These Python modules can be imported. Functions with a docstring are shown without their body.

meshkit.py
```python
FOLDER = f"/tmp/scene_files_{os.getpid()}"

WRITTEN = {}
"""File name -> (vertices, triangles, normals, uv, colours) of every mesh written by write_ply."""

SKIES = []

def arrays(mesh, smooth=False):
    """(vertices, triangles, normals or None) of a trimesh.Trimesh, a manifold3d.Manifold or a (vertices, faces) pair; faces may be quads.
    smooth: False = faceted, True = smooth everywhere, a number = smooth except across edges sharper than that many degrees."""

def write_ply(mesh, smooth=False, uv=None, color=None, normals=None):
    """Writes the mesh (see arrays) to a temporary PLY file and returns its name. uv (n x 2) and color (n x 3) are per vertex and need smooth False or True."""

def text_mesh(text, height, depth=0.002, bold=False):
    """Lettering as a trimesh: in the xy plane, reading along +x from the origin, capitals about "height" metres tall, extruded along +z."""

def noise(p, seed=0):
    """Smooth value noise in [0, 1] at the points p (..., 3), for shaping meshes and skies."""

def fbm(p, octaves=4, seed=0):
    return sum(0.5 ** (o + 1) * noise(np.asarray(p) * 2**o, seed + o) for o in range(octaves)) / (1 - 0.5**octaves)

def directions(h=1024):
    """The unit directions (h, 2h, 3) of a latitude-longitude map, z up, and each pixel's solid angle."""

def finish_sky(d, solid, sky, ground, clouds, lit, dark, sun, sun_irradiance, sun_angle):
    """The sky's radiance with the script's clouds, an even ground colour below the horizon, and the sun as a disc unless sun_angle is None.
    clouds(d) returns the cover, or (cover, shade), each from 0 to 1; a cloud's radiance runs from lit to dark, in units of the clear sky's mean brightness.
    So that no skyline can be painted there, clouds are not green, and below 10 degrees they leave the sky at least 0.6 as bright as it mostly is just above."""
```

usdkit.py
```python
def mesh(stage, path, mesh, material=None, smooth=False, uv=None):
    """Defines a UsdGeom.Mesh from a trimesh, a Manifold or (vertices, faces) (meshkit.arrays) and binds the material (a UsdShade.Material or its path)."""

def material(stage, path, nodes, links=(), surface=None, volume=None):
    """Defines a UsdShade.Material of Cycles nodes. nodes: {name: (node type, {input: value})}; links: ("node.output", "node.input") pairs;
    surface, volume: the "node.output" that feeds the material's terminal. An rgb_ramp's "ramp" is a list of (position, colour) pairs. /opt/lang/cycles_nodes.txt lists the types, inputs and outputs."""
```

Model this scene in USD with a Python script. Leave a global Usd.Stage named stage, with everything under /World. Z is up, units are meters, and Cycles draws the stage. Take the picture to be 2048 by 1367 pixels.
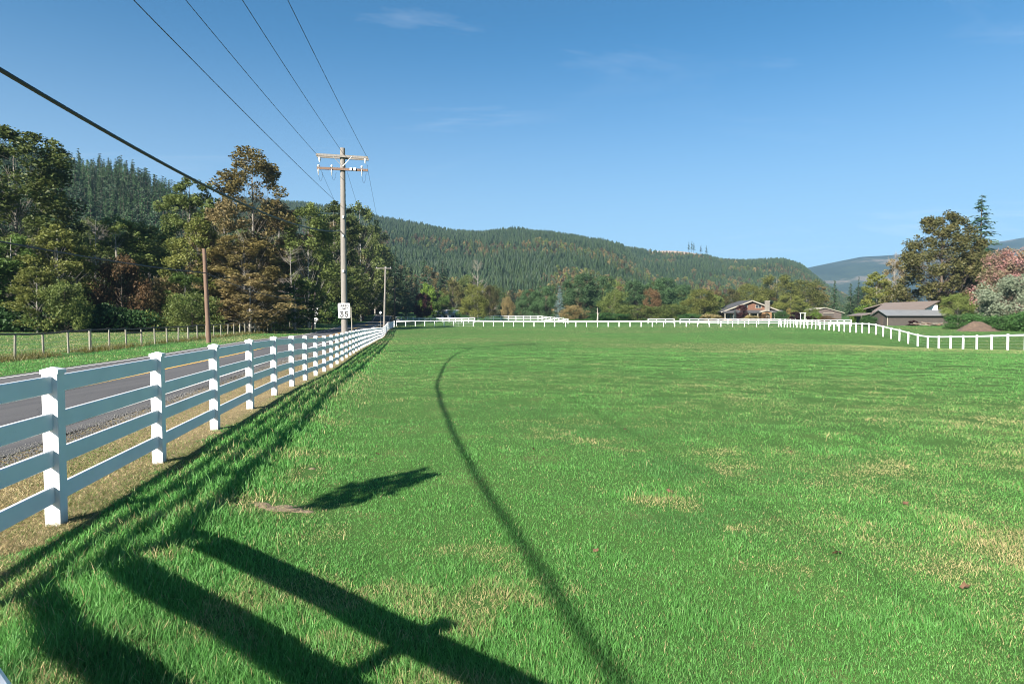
import math, numpy as np, trimesh
import usdkit, meshkit
from pxr import Usd, UsdGeom, UsdLux, UsdShade, Gf, Sdf, Vt
from scipy.interpolate import RBFInterpolator, PchipInterpolator

stage = Usd.Stage.CreateInMemory()
UsdGeom.SetStageUpAxis(stage, 'Z')
UsdGeom.SetStageMetersPerUnit(stage, 1.0)
UsdGeom.Xform.Define(stage, '/World')
UsdGeom.Scope.Define(stage, '/World/Looks')
LOOKS = '/World/Looks/'

# ------------------------------------------------------------------ camera, sky, sun
CAM_H, PITCH, FPX, HORIZON = 1.81, 2.05, 1300.0, 637.0
cam = UsdGeom.Camera.Define(stage, '/World/camera')
cam.CreateHorizontalApertureAttr(36.0)
cam.CreateFocalLengthAttr(36.0 * FPX / 2048)
cam.CreateClippingRangeAttr((0.05, 60000.0))
cam.CreateExposureAttr(1.82)
cam.AddTranslateOp().Set((0, 0, CAM_H))
cam.AddRotateXYZOp().Set((90 - PITCH, 0, 0))

SHX, SHY = 0.97, 1.44                                  # ground shift of a shadow per metre of height
sun = np.array([-SHX, -SHY, 1.0]); sun /= np.linalg.norm(sun)
SUN_EL = math.asin(sun[2]); SUN_ROT = math.atan2(sun[0], sun[1])
dl = UsdLux.DistantLight.Define(stage, '/World/sun')
dl.CreateIntensityAttr(1.25); dl.CreateAngleAttr(0.53); dl.CreateNormalizeAttr(True)
dl.CreateColorAttr((1.0, 0.93, 0.83))
dl.AddTransformOp().Set(Gf.Matrix4d().SetRotate(Gf.Rotation(Gf.Vec3d(0, 0, 1), Gf.Vec3d(*map(float, sun)))))

skym = usdkit.material(stage, LOOKS + 'sky_look', {
    'tc': ('texture_coordinate', {}),
    'sky': ('sky_texture', {'sky_type': 'single_scattering', 'sun_disc': False, 'sun_elevation': SUN_EL, 'sun_rotation': SUN_ROT,
                            'altitude': 100.0, 'air_density': 0.62, 'aerosol_density': 0.6, 'ozone_density': 4.0}),
    # thin cirrus: the direction projected on a high plane, stretched
    'sep': ('separate_xyz', {}),
    'zz': ('math', {'math_type': 'add', 'value2': 0.12}),
    'inv': ('math', {'math_type': 'divide', 'value1': 1.0}),
    'pl': ('vector_math', {'math_type': 'scale'}),
    'map': ('mapping', {'rotation': (0, 0, 0.55), 'scale': (0.55, 1.7, 0.0), 'location': (4.4, 0.2, 0)}),
    'n1': ('noise_texture', {'scale': 1.3, 'detail': 9.0, 'roughness': 0.62, 'distortion': 0.9}),
    'map2': ('mapping', {'scale': (0.5, 0.5, 0.0), 'location': (4.1, 1.3, 0)}),
    'n2': ('noise_texture', {'scale': 0.9, 'detail': 3.0}),
    'r1': ('map_range', {'from_min': 0.55, 'from_max': 0.85, 'to_min': 0.0, 'to_max': 1.0, 'clamp': True}),
    'r2': ('map_range', {'from_min': 0.40, 'from_max': 0.65, 'to_min': 0.0, 'to_max': 1.0, 'clamp': True}),
    'mul': ('math', {'math_type': 'multiply'}),
    'mul2': ('math', {'math_type': 'multiply', 'value2': 0.42}),
    'up': ('math', {'math_type': 'greater_than', 'value2': 0.005}),
    'mul3': ('math', {'math_type': 'multiply'}),
    'mix': ('mix_color', {'blend_type': 'mix', 'b': (6.2, 6.6, 7.0), 'use_clamp': True, 'use_clamp_result': False}),
    'tint': ('vector_math', {'math_type': 'multiply', 'vector2': (0.40, 0.97, 1.0)}),
    'hz': ('map_range', {'range_type': 'smoothstep', 'from_min': 0.0, 'from_max': 0.42, 'to_min': 0.74, 'to_max': 0.0, 'clamp': True}),
    'pale': ('mix_color', {'blend_type': 'mix', 'b': (2.85, 3.55, 3.95), 'use_clamp': True, 'use_clamp_result': False}),
    'bg': ('background_shader', {'strength': 0.05}),
}, [('tc.generated', 'sep.vector'), ('sep.z', 'zz.value1'), ('zz.value', 'inv.value2'), ('tc.generated', 'pl.vector1'), ('inv.value', 'pl.scale'),
    ('pl.vector', 'map.vector'), ('map.vector', 'n1.vector'), ('pl.vector', 'map2.vector'), ('map2.vector', 'n2.vector'),
    ('n1.fac', 'r1.value'), ('n2.fac', 'r2.value'), ('r1.result', 'mul.value1'), ('r2.result', 'mul.value2'),
    ('mul.value', 'mul2.value1'), ('sep.z', 'up.value1'), ('mul2.value', 'mul3.value1'), ('up.value', 'mul3.value2'),
    ('mul3.value', 'mix.fac'), ('sky.color', 'tint.vector1'), ('tint.vector', 'pale.a'), ('sep.z', 'hz.value'), ('hz.result', 'pale.fac'), ('pale.result', 'mix.a'), ('mix.result', 'bg.color')], surface='bg.background')
dome = UsdLux.DomeLight.Define(stage, '/World/sky')
UsdShade.MaterialBindingAPI.Apply(dome.GetPrim()).Bind(skym)
dome.GetPrim().SetCustomDataByKey('kind', 'structure')

# ------------------------------------------------------------------ helpers
_used = {}
def numbered(parent, name):
    k = (parent, name); n = _used.get(k, 0); _used[k] = n + 1
    return f'{parent}/{name}' if n == 0 else f'{parent}/{name}_{n:03d}'
def tag(p, label=None, cat=None, group=None, kind=None):
    for k, v in (('label', label), ('category', cat), ('group', group), ('kind', kind)):
        if v: p.SetCustomDataByKey(k, v)
    return p
def pathof(p):
    return '/World' if p is None else str(p.GetPath())
def obj(name, mesh, mat, parent=None, smooth=False, label=None):
    m = usdkit.mesh(stage, numbered(pathof(parent), name), mesh, mat, smooth=smooth)
    if label: tag(m.GetPrim(), label)
    return m.GetPrim()
def thing(name, label, cat, loc=(0, 0, 0), rotz=0.0, group=None, scale=None):
    x = UsdGeom.Xform.Define(stage, numbered('/World', name))
    x.AddTranslateOp().Set(tuple(map(float, loc)))
    if rotz: x.AddRotateZOp().Set(float(rotz))
    if scale is not None: x.AddScaleOp().Set(tuple(map(float, scale)))
    return tag(x.GetPrim(), label, cat, group)
def struct(name, mesh, mat, smooth=False, kind='structure'):
    return tag(obj(name, mesh, mat, None, smooth), kind=kind)
def cat_(ms): return trimesh.util.concatenate(ms)
def box(cx, cy, cz, sx, sy, sz):
    b = trimesh.creation.box((sx, sy, sz)); b.apply_translation((cx, cy, cz)); return b
def tube(pts, radii, n=8, cap=True):
    pts = np.asarray(pts, float); k = len(pts); radii = np.broadcast_to(np.asarray(radii, float), (k,))
    t = np.gradient(pts, axis=0); t /= np.linalg.norm(t, axis=1, keepdims=True) + 1e-12
    ref = np.array([0, 0, 1.0]) if abs(t[0][2]) < 0.9 else np.array([1.0, 0, 0])
    a = np.cross(t, ref); a /= np.linalg.norm(a, axis=1, keepdims=True) + 1e-12
    b = np.cross(t, a)
    ang = np.arange(n) * 2 * np.pi / n
    v = pts[:, None] + radii[:, None, None] * (np.cos(ang)[None, :, None] * a[:, None] + np.sin(ang)[None, :, None] * b[:, None])
    v = v.reshape(-1, 3); f = []
    i = np.arange(n); j = (i + 1) % n
    for s in range(k - 1):
        p, q = s * n, (s + 1) * n
        f.append(np.stack([p + i, p + j, q + j], 1)); f.append(np.stack([p + i, q + j, q + i], 1))
    f = np.vstack(f)
    if cap:
        v = np.vstack([v, pts[0], pts[-1]])
        f = np.vstack([f, np.stack([np.full(n, k * n), j, i], 1), np.stack([np.full(n, k * n + 1), (k - 1) * n + i, (k - 1) * n + j], 1)])
    m = trimesh.Trimesh(v, f, process=False); m.fix_normals() if False else None
    return m
def P(px, d): return (px - 1024.0) / FPX * d               # metres right of the optical axis
def Z(py, d): return CAM_H + (HORIZON - py) * d / FPX      # height seen at that row and distance

def mat(name, nodes, links, surface):
    return usdkit.material(stage, LOOKS + name, nodes, links, surface=surface)
def plain(name, color, rough=0.6, var=0.0, scale=4.0, spec=0.5, color2=None, bump=0.0, bscale=30.0, stretch=(1, 1, 1), metallic=0.0):
    c = np.array(color, float); c2 = np.array(color2, float) if color2 is not None else c * (1 - var)
    nodes = {'g': ('geometry', {}), 'm': ('mapping', {'scale': stretch}), 'n': ('noise_texture', {'scale': scale, 'detail': 6.0, 'roughness': 0.65}),
             'r': ('rgb_ramp', {'ramp': [(0.3, tuple(c2)), (0.7, tuple(c))]}),
             'p': ('principled_bsdf', {'roughness': rough, 'specular_ior_level': spec, 'metallic': metallic})}
    links = [('g.position', 'm.vector'), ('m.vector', 'n.vector'), ('n.fac', 'r.fac'), ('r.color', 'p.base_color')]
    if bump:
        nodes['n2'] = ('noise_texture', {'scale': bscale, 'detail': 4.0}); nodes['b'] = ('bump', {'strength': bump, 'distance': 0.02})
        links += [('m.vector', 'n2.vector'), ('n2.fac', 'b.height'), ('b.normal', 'p.normal')]
    return mat(name, nodes, links, 'p.BSDF')
def leafmat(name, cols, trans=0.3, clump=0.35, rough=0.55, objvar=0.35, spec=0.25):
    """cols: ramp along a random number per leaf; brightness varies by clump and by tree."""
    n = len(cols)
    nodes = {'g': ('geometry', {}), 'o': ('object_info', {}), 'tc': ('texture_coordinate', {}),
             'n': ('noise_texture', {'scale': 0.55, 'detail': 3.0}),
             'f': ('math', {'math_type': 'multiply_add', 'value2': 0.55}), 'nr': ('map_range', {'from_min': 0.3, 'from_max': 0.7, 'to_min': 0.0, 'to_max': 0.45, 'clamp': True}),
             'r': ('rgb_ramp', {'ramp': [(i / max(n - 1, 1), c) for i, c in enumerate(cols)]}),
             'ov': ('map_range', {'from_min': 0.0, 'from_max': 1.0, 'to_min': 1 - objvar, 'to_max': 1 + objvar, 'clamp': True}),
             'sc': ('vector_math', {'math_type': 'scale'}),
             'p': ('principled_bsdf', {'roughness': rough, 'specular_ior_level': spec}), 't': ('translucent_bsdf', {}), 'mx': ('mix_closure', {'fac': trans})}
    links = [('g.position', 'n.vector'), ('n.fac', 'nr.value'), ('g.random_per_island', 'f.value1'), ('nr.result', 'f.value3'), ('f.value', 'r.fac'),
             ('o.random', 'ov.value'), ('r.color', 'sc.vector1'), ('ov.result', 'sc.scale'), ('sc.vector', 'p.base_color'), ('sc.vector', 't.color'),
             ('p.BSDF', 'mx.closure1'), ('t.BSDF', 'mx.closure2')]
    return mat(name, nodes, links, 'mx.closure')

# ------------------------------------------------------------------ ground heights
S = 0.166                                                   # the road and its fence run along x = w - S*y
FT = np.array([(649.4, 670.4), (661.9, 669.2), (674.4, 666.9), (685, 664.7), (693.9, 662.4), (701.3, 661.2), (707.6, 660.2), (713.8, 659.1), (718.9, 658.4), (724, 657.8), (728.3, 657.3), (733.8, 656.9), (741.6, 656.2), (749.4, 655.3), (755.6, 654.6), (763.4, 655), (767.3, 653.6), (774.4, 645.8), (784.5, 640.5)])
FY = 3.07 / ((1024 - FT[:, 0]) / FPX - S); FH = CAM_H - (FT[:, 1] - HORIZON) * FY / FPX - 1.39
FY = np.concatenate([[-60, 0, 14], FY, [200]]); FH = np.concatenate([[0, 0, 0], FH, [.3]])
fprof = PchipInterpolator(FY, FH)
rprof = PchipInterpolator([-80, 30, 50, 77, 96, 115, 136, 148, 180, 250, 320], [0, 0, .05, -.15, -.04, .15, .35, .3, .4, 1.0, 1.6])
ctrl, ctrl_l = [], []
for w in (-60, -30, -18, -12, -9, -5.5):
    for y in (-80, -30, -6, 5, 16): ctrl_l.append((w - S * y, y, 0.0))
for w in (-3, 0, 8, 20, 45):
    for y in (-80, -30, -6, 5, 16): ctrl.append((w - S * y, y, 0.0))
for y in np.concatenate([np.arange(22, 110, 5.0), np.arange(110, 185, 9.0)]): ctrl.append((-3.07 - S * y, y, float(fprof(y))))
for y in (24, 36, 50, 64, 77, 87, 96, 106, 115, 125, 136, 148, 165, 190, 250, 310):
    for w in (-12.4, -9, -5.6): ctrl_l.append((w - S * y, y, float(rprof(y))))
for y, h in ((30, -.06), (48, 0), (75, .1), (106, .3), (150, .5)): ctrl_l.append((-18 - S * y, y, h))
ctrl_l += [(-35, 60, .25), (-60, 62, .4), (-62, 88, .9), (-45, 100, .9), (-90, 80, 1.1), (-38, 130, .9), (-120, 140, 3), (-60, 180, 2.4), (-70, 30, .1), (-100, 30, .5), (-100, 300, 6), (-60, 300, 3)]
ctrl += [
         (0, 30, -.1), (2, 56, -.37), (-3, 48, -.4), (15, 57, -.42), (0, 80, -.42), (0, 105, -.3), (-8, 80, -.55), (20, 100, -.3), (35, 110, -.1), (10, 36, -.2),
         (41.6, 53.8, -.82), (42.6, 58.4, -1.03), (43.8, 65, -1.27), (44.5, 70, -1.36), (45.1, 73, -1.15), (45.9, 77, -.76), (46.3, 80, -.55), (47, 84, -.2), (48.3, 91, -.14), (51, 107, 0), (57, 138, .1),
         (33, 70, -.72), (25, 60, -.5), (30, 40, -.35), (22, 20, -.05), (40, 30, -.3), (60, 60, -1.2), (70, 92, -.15), (56, 70, -1.1), (62, 100, 0), (80, 130, .4), (75, 50, -1.1), (75, 115, .3),
         (-24, 155, 0), (-10, 152, -.02), (5, 149, -.03), (20, 146, -.02), (40, 142, .05), (57, 137, .1), (-15, 130, -.15), (10, 128, -.15),
         (-30, 200, 1.4), (-5, 190, 1.37), (12, 190, 1.2), (15, 172, .3), (40, 170, .35), (80, 165, .6), (80, 230, 1.25), (110, 200, 1.2), (150, 160, 1.2), (0, 240, 1.7), (40, 240, 1.6), (130, 120, .6), (120, 60, 0),
         (-60, 300, 5), (0, 300, 2.6), (80, 300, 2.5), (160, 280, 2.6), (200, 200, 2)]
def fit(c):
    c = np.array(c, float); return RBFInterpolator(c[:, :2] / 50.0, c[:, 2], kernel='thin_plate_spline', smoothing=1e-4)
_rbf, _rbfl = fit(ctrl), fit(ctrl_l)
def sstep(a, b, x):
    t = np.clip((x - a) / (b - a), 0, 1); return t * t * (3 - 2 * t)
ROAD_L, ROAD_R = -12.55, -5.25
def ground0(x, y):
    x = np.asarray(x, float); y = np.asarray(y, float)
    q = np.stack([np.clip(x, -140, 220), np.clip(y, -80, 310)], -1)
    q = q.reshape(-1, 2); w = (x + S * y).reshape(-1); k = sstep(-5.2, -3.3, w); h = np.zeros(len(q))
    a, b = k > 0, k < 1
    h[a] += k[a] * _rbf(q[a] / 50.0); h[b] += (1 - k[b]) * _rbfl(q[b] / 50.0)
    return h.reshape(x.shape)
def ground(x, y):
    x = np.asarray(x, float); y = np.asarray(y, float)
    h = ground0(x, y); w = x + S * y
    r = np.hypot(x, y)
    m = (sstep(-2.9, -2.2, w) + sstep(-12.9, -13.6, w)) * (1 - sstep(25, 60, r))
    p = np.stack([x, y, 0 * x], -1)
    h = h + m * (0.10 * (meshkit.fbm(p / 1.7, 3, 5) - 0.5) + 0.03 * (meshkit.noise(p / 0.45, 9) - 0.5))
    h = h + 0.095 * np.exp(-((w + 1.75) / 0.65) ** 2) * (1 - sstep(20, 40, y)) * sstep(-5, 2, y)   # small bank under the long grass
    far = sstep(55, 150, r) * 0.25 * (meshkit.noise(p / 23.0, 3) - 0.5) * sstep(-2.5, 3, w) * (1 - sstep(120, 145, y))
    return h + far * 0.6
def G(x, y): return float(ground(np.array([x]), np.array([y]))[0])

# ------------------------------------------------------------------ grass and ground colours
def zone_nodes():
    """nodes that give (a) w across the road, (b) patchy noise at several sizes"""
    return {'g': ('geometry', {}),
            'w': ('vector_math', {'math_type': 'dot_product', 'vector2': (1.0, S, 0.0)}),
            'mp': ('mapping', {'scale': (1.0, 1.0, 0.0)}),
            'nA': ('noise_texture', {'scale': 0.95, 'detail': 4.0, 'roughness': 0.6}),
            'mB': ('mapping', {'scale': (0.045, 0.11, 0.0)}),
            'nB': ('noise_texture', {'scale': 1.0, 'detail': 4.0, 'roughness': 0.6}),
            'nC': ('noise_texture', {'scale': 0.23, 'detail': 3.0, 'roughness': 0.5})}
zone_links = [('g.position', 'w.vector1'), ('g.position', 'mp.vector'), ('mp.vector', 'nA.vector'), ('g.position', 'mB.vector'), ('mB.vector', 'nB.vector'), ('mp.vector', 'nC.vector')]
z = zone_nodes()
z.update({'r': ('rgb_ramp', {'ramp': [(0.0, (.027, .070, .014)), (0.52, (.042, .095, .02)), (0.66, (.10, .105, .040)), (1.0, (.17, .135, .065))]}),
          'nD': ('noise_texture', {'scale': 14.0, 'detail': 6.0, 'roughness': 0.7}),
          'mx': ('math', {'math_type': 'multiply_add', 'value2': 0.55}), 'hf': ('math', {'math_type': 'multiply', 'value2': 0.42}),
          'wn': ('math', {'math_type': 'multiply_add', 'value2': .9, 'value3': -.45}), 'wa': ('math', {'math_type': 'add'}), 'st': ('map_range', {'from_min': -2.6, 'from_max': -3.1, 'to_min': 0.0, 'to_max': 1.0, 'clamp': True}),
          'stl': ('map_range', {'from_min': -12.7, 'from_max': -12.2, 'to_min': 0.0, 'to_max': 1.0, 'clamp': True}),
          'stm': ('math', {'math_type': 'multiply'}),
          'dr': ('rgb_ramp', {'ramp': [(0.25, (.085, .066, .036)), (0.5, (.17, .13, .07)), (0.8, (.30, .235, .14))]}),
          'nE': ('noise_texture', {'scale': 9.0, 'detail': 8.0, 'roughness': 0.75}),
          'mc': ('mix_color', {}), 'bp': ('bump', {'strength': 0.6, 'distance': 0.03}),
          'p': ('principled_bsdf', {'roughness': 0.9, 'specular_ior_level': 0.15})})
ground_m = mat('soil_and_turf', z, zone_links + [('mp.vector', 'nD.vector'), ('nA.fac', 'mx.value1'), ('nD.fac', 'hf.value1'), ('hf.value', 'mx.value3'), ('mx.value', 'r.fac'),
      ('nD.fac', 'wn.value1'), ('w.value', 'wa.value1'), ('wn.value', 'wa.value2'), ('wa.value', 'st.value'), ('w.value', 'stl.value'), ('st.result', 'stm.value1'), ('stl.result', 'stm.value2'), ('mp.vector', 'nE.vector'), ('nE.fac', 'dr.fac'),
      ('stm.value', 'mc.fac'), ('r.color', 'mc.a'), ('dr.color', 'mc.b'), ('mc.result', 'p.base_color'), ('nE.fac', 'bp.height'), ('bp.normal', 'p.normal')], 'p.BSDF')
grass_m = mat('grass_blade', {
    'a': ('attribute', {'attribute': 'tone'}), 'g': ('geometry', {}),
    'p': ('principled_bsdf', {'roughness': 0.5, 'specular_ior_level': 0.25}), 't': ('translucent_bsdf', {}), 'mx': ('mix_closure', {'fac': 0.42})},
    [('a.color', 'p.base_color'), ('a.color', 't.color'), ('p.BSDF', 'mx.closure1'), ('t.BSDF', 'mx.closure2')], 'mx.closure')

# ground sheet in (w, y) lines
def lines(*segs):
    out = []
    for a, b, s in segs: out += list(np.arange(a, b, s))
    return np.array(sorted(set(np.round(out, 3))))
wl = np.concatenate([[-9000, -4000, -1500, -700, -400, -280], np.arange(-200, -60, 12), np.arange(-60, -20, 3), np.arange(-20, -13, 0.7), [-13.0, -12.8, ROAD_L - .02, ROAD_L + .35, -9, ROAD_R - .35, ROAD_R + .02], np.arange(-5, 6, 0.25), np.arange(6, 20, 0.7), np.arange(20, 80, 2.5), np.arange(80, 240, 10), [260, 320, 450, 800, 1600, 4000, 9000]])
yl = np.concatenate([[-3000, -800, -300, -150, -100], np.arange(-80, -6, 5), np.arange(-6, 14, 0.25), np.arange(14, 40, 0.8), np.arange(40, 180, 2.2), np.arange(180, 320, 8), [330, 360, 420, 600, 1000, 2000, 5000, 12000]])
W_, Y_ = np.meshgrid(wl, yl, indexing='ij')
X_ = W_ - S * np.clip(Y_, -100, 330)
H_ = ground(X_, Y_)
under = sstep(ROAD_L - .02, ROAD_L + .35, W_) * sstep(ROAD_R + .02, ROAD_R - .35, W_) * (Y_ < 320) * (Y_ > -150)
H_ = H_ - 0.10 * under
nw, ny = len(wl), len(yl)
idx = np.arange(nw * ny).reshape(nw, ny)
quads = np.stack([idx[:-1, :-1], idx[1:, :-1], idx[1:, 1:], idx[:-1, 1:]], -1).reshape(-1, 4)
struct('ground', (np.stack([X_, Y_, H_], -1).reshape(-1, 3), quads), ground_m, smooth=True)

# road: asphalt sheet, gravel shoulder, painted lines
ry = np.concatenate([np.arange(-60, 180, 1.0), np.arange(180, 330, 6)])
def strip(w0, w1, lift, nwid=2, y0=-60, y1=330, crown=True, jag=0.0, seed=0):
    yy = ry[(ry >= y0) & (ry <= y1)]
    ws = np.linspace(w0, w1, nwid)
    Wg, Yg = np.meshgrid(ws, yy, indexing='ij')
    if jag:
        e = jag * (meshkit.noise(np.stack([yy / 0.9, yy * 0 + seed, yy * 0], -1)) - 0.5) * 2
        Wg = Wg + e[None] * (np.abs(ws - w0) < 1e-6)[:, None] * 1.0
        Wg = Wg + e[::-1][None] * (np.abs(ws - w1) < 1e-6)[:, None] * 1.0
    Xg = Wg - S * Yg
    c = 0.05 * (1 - ((Wg - (ROAD_L + ROAD_R) / 2) / 3.65) ** 2) if crown else 0
    Hg = ground0(Xg, Yg) + 0.012 + c + lift
    n = len(yy); ii = np.arange(nwid * n).reshape(nwid, n)
    q = np.stack([ii[:-1, :-1], ii[1:, :-1], ii[1:, 1:], ii[:-1, 1:]], -1).reshape(-1, 4)
    return np.stack([Xg, Yg, Hg], -1).reshape(-1, 3), q
asph = mat('asphalt', {'g': ('geometry', {}), 'n': ('noise_texture', {'scale': 55.0, 'detail': 5.0, 'roughness': 0.8}), 'rot': ('mapping', {'rotation': (0, 0, 0.1645), 'scale': (2.0, 0.05, 0.0)}),
    'n2': ('noise_texture', {'scale': 1.2, 'detail': 5.0}), 'n3': ('noise_texture', {'scale': 0.6, 'detail': 4.0}),
    'r': ('rgb_ramp', {'ramp': [(0.3, (.045, .045, .048)), (0.7, (.115, .112, .114))]}), 'r2': ('rgb_ramp', {'ramp': [(0.35, (.72, .72, .74)), (0.65, (1.1, 1.08, 1.05))]}),
    'm': ('mix_color', {'blend_type': 'multiply', 'fac': 1.0, 'use_clamp_result': False}), 'b': ('bump', {'strength': 0.5, 'distance': 0.006}),
    'v': ('voronoi_texture', {'feature': 'distance_to_edge', 'scale': 0.45}), 'vm': ('vector_math', {'math_type': 'add'}), 'vs': ('vector_math', {'math_type': 'scale', 'scale': 0.9}),
    'cr': ('map_range', {'from_min': 0.0, 'from_max': 0.006, 'to_min': 0.6, 'to_max': 1.0, 'clamp': True}), 'ms': ('vector_math', {'math_type': 'scale'}),
    'p': ('principled_bsdf', {'roughness': 0.85, 'specular_ior_level': 0.3})},
    [('g.position', 'n.vector'), ('g.position', 'rot.vector'), ('rot.vector', 'n2.vector'), ('n.fac', 'r.fac'), ('n2.fac', 'r2.fac'), ('r.color', 'm.a'), ('r2.color', 'm.b'),
     ('g.position', 'n3.vector'), ('n3.color', 'vs.vector1'), ('vs.vector', 'vm.vector1'), ('g.position', 'vm.vector2'), ('vm.vector', 'v.vector'), ('v.distance', 'cr.value'),
     ('m.result', 'ms.vector1'), ('cr.result', 'ms.scale'), ('ms.vector', 'p.base_color'), ('n.fac', 'b.height'), ('b.normal', 'p.normal')], 'p.BSDF')
def paint(name, col):
    return mat(name, {'g': ('geometry', {}), 'n': ('noise_texture', {'scale': 18.0, 'detail': 6.0, 'roughness': 0.75}), 'r': ('rgb_ramp', {'ramp': [(0.28, (.12, .115, .11)), (0.42, col), (1.0, col)]}),
                      'p': ('principled_bsdf', {'roughness': 0.7})}, [('g.position', 'n.vector'), ('n.fac', 'r.fac'), ('r.color', 'p.base_color')], 'p.BSDF')
white_paint, yellow_paint = paint('white_road_paint', (.62, .61, .58)), paint('yellow_road_paint', (.66, .36, .05))
struct('road', strip(ROAD_L, ROAD_R, 0.0, 17, jag=0.09, seed=3), asph, smooth=True)
struct('yellow_centre_line', strip(-8.60, -8.49, 0.005, 2), yellow_paint)
struct('yellow_centre_line', strip(-8.37, -8.26, 0.005, 2), yellow_paint)
struct('white_edge_line', strip(-5.78, -5.65, 0.005, 2), white_paint)
struct('white_edge_line', strip(-12.12, -12.0, 0.005, 2), white_paint)

# gravel shoulder: loose stones on the strip between the asphalt and the mown grass
rng = np.random.default_rng(11)
gravel_m = leafmat('gravel_stone', [(.06, .058, .055), (.11, .105, .098), (.22, .205, .185)], trans=0.0, objvar=0.0)
n = 26000
yg = 2.0 * (45 / 2.0) ** rng.random(n); wg = -5.5 + 1.15 * rng.beta(1.3, 1.6, n)
xg = wg - S * yg; s = rng.uniform(.006, .016, n) * (1 + yg / 25)
oct_v = np.array([[1, 0, 0], [-.9, .2, 0], [0, 1, .1], [.1, -1, 0], [0, .1, .7], [0, 0, -.6]]); oct_f = np.array([[0, 2, 4], [2, 1, 4], [1, 3, 4], [3, 0, 4]])
a = rng.uniform(0, 6.28, n); ca, sa = np.cos(a), np.sin(a)
vv = oct_v[None] * s[:, None, None] * rng.uniform(.6, 1.3, (n, 1, 3)); vx = vv[..., 0] * ca[:, None] - vv[..., 1] * sa[:, None]; vy = vv[..., 0] * sa[:, None] + vv[..., 1] * ca[:, None]
hg = ground0(xg, yg) + 0.012 + np.where(wg < ROAD_R, 0.0, -0.004)
vv = np.stack([vx + xg[:, None], vy + yg[:, None], vv[..., 2] + hg[:, None]], -1)
struct('gravel', (vv.reshape(-1, 3), (oct_f[None] + 6 * np.arange(n)[:, None, None]).reshape(-1, 3)), gravel_m, kind='stuff')

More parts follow.
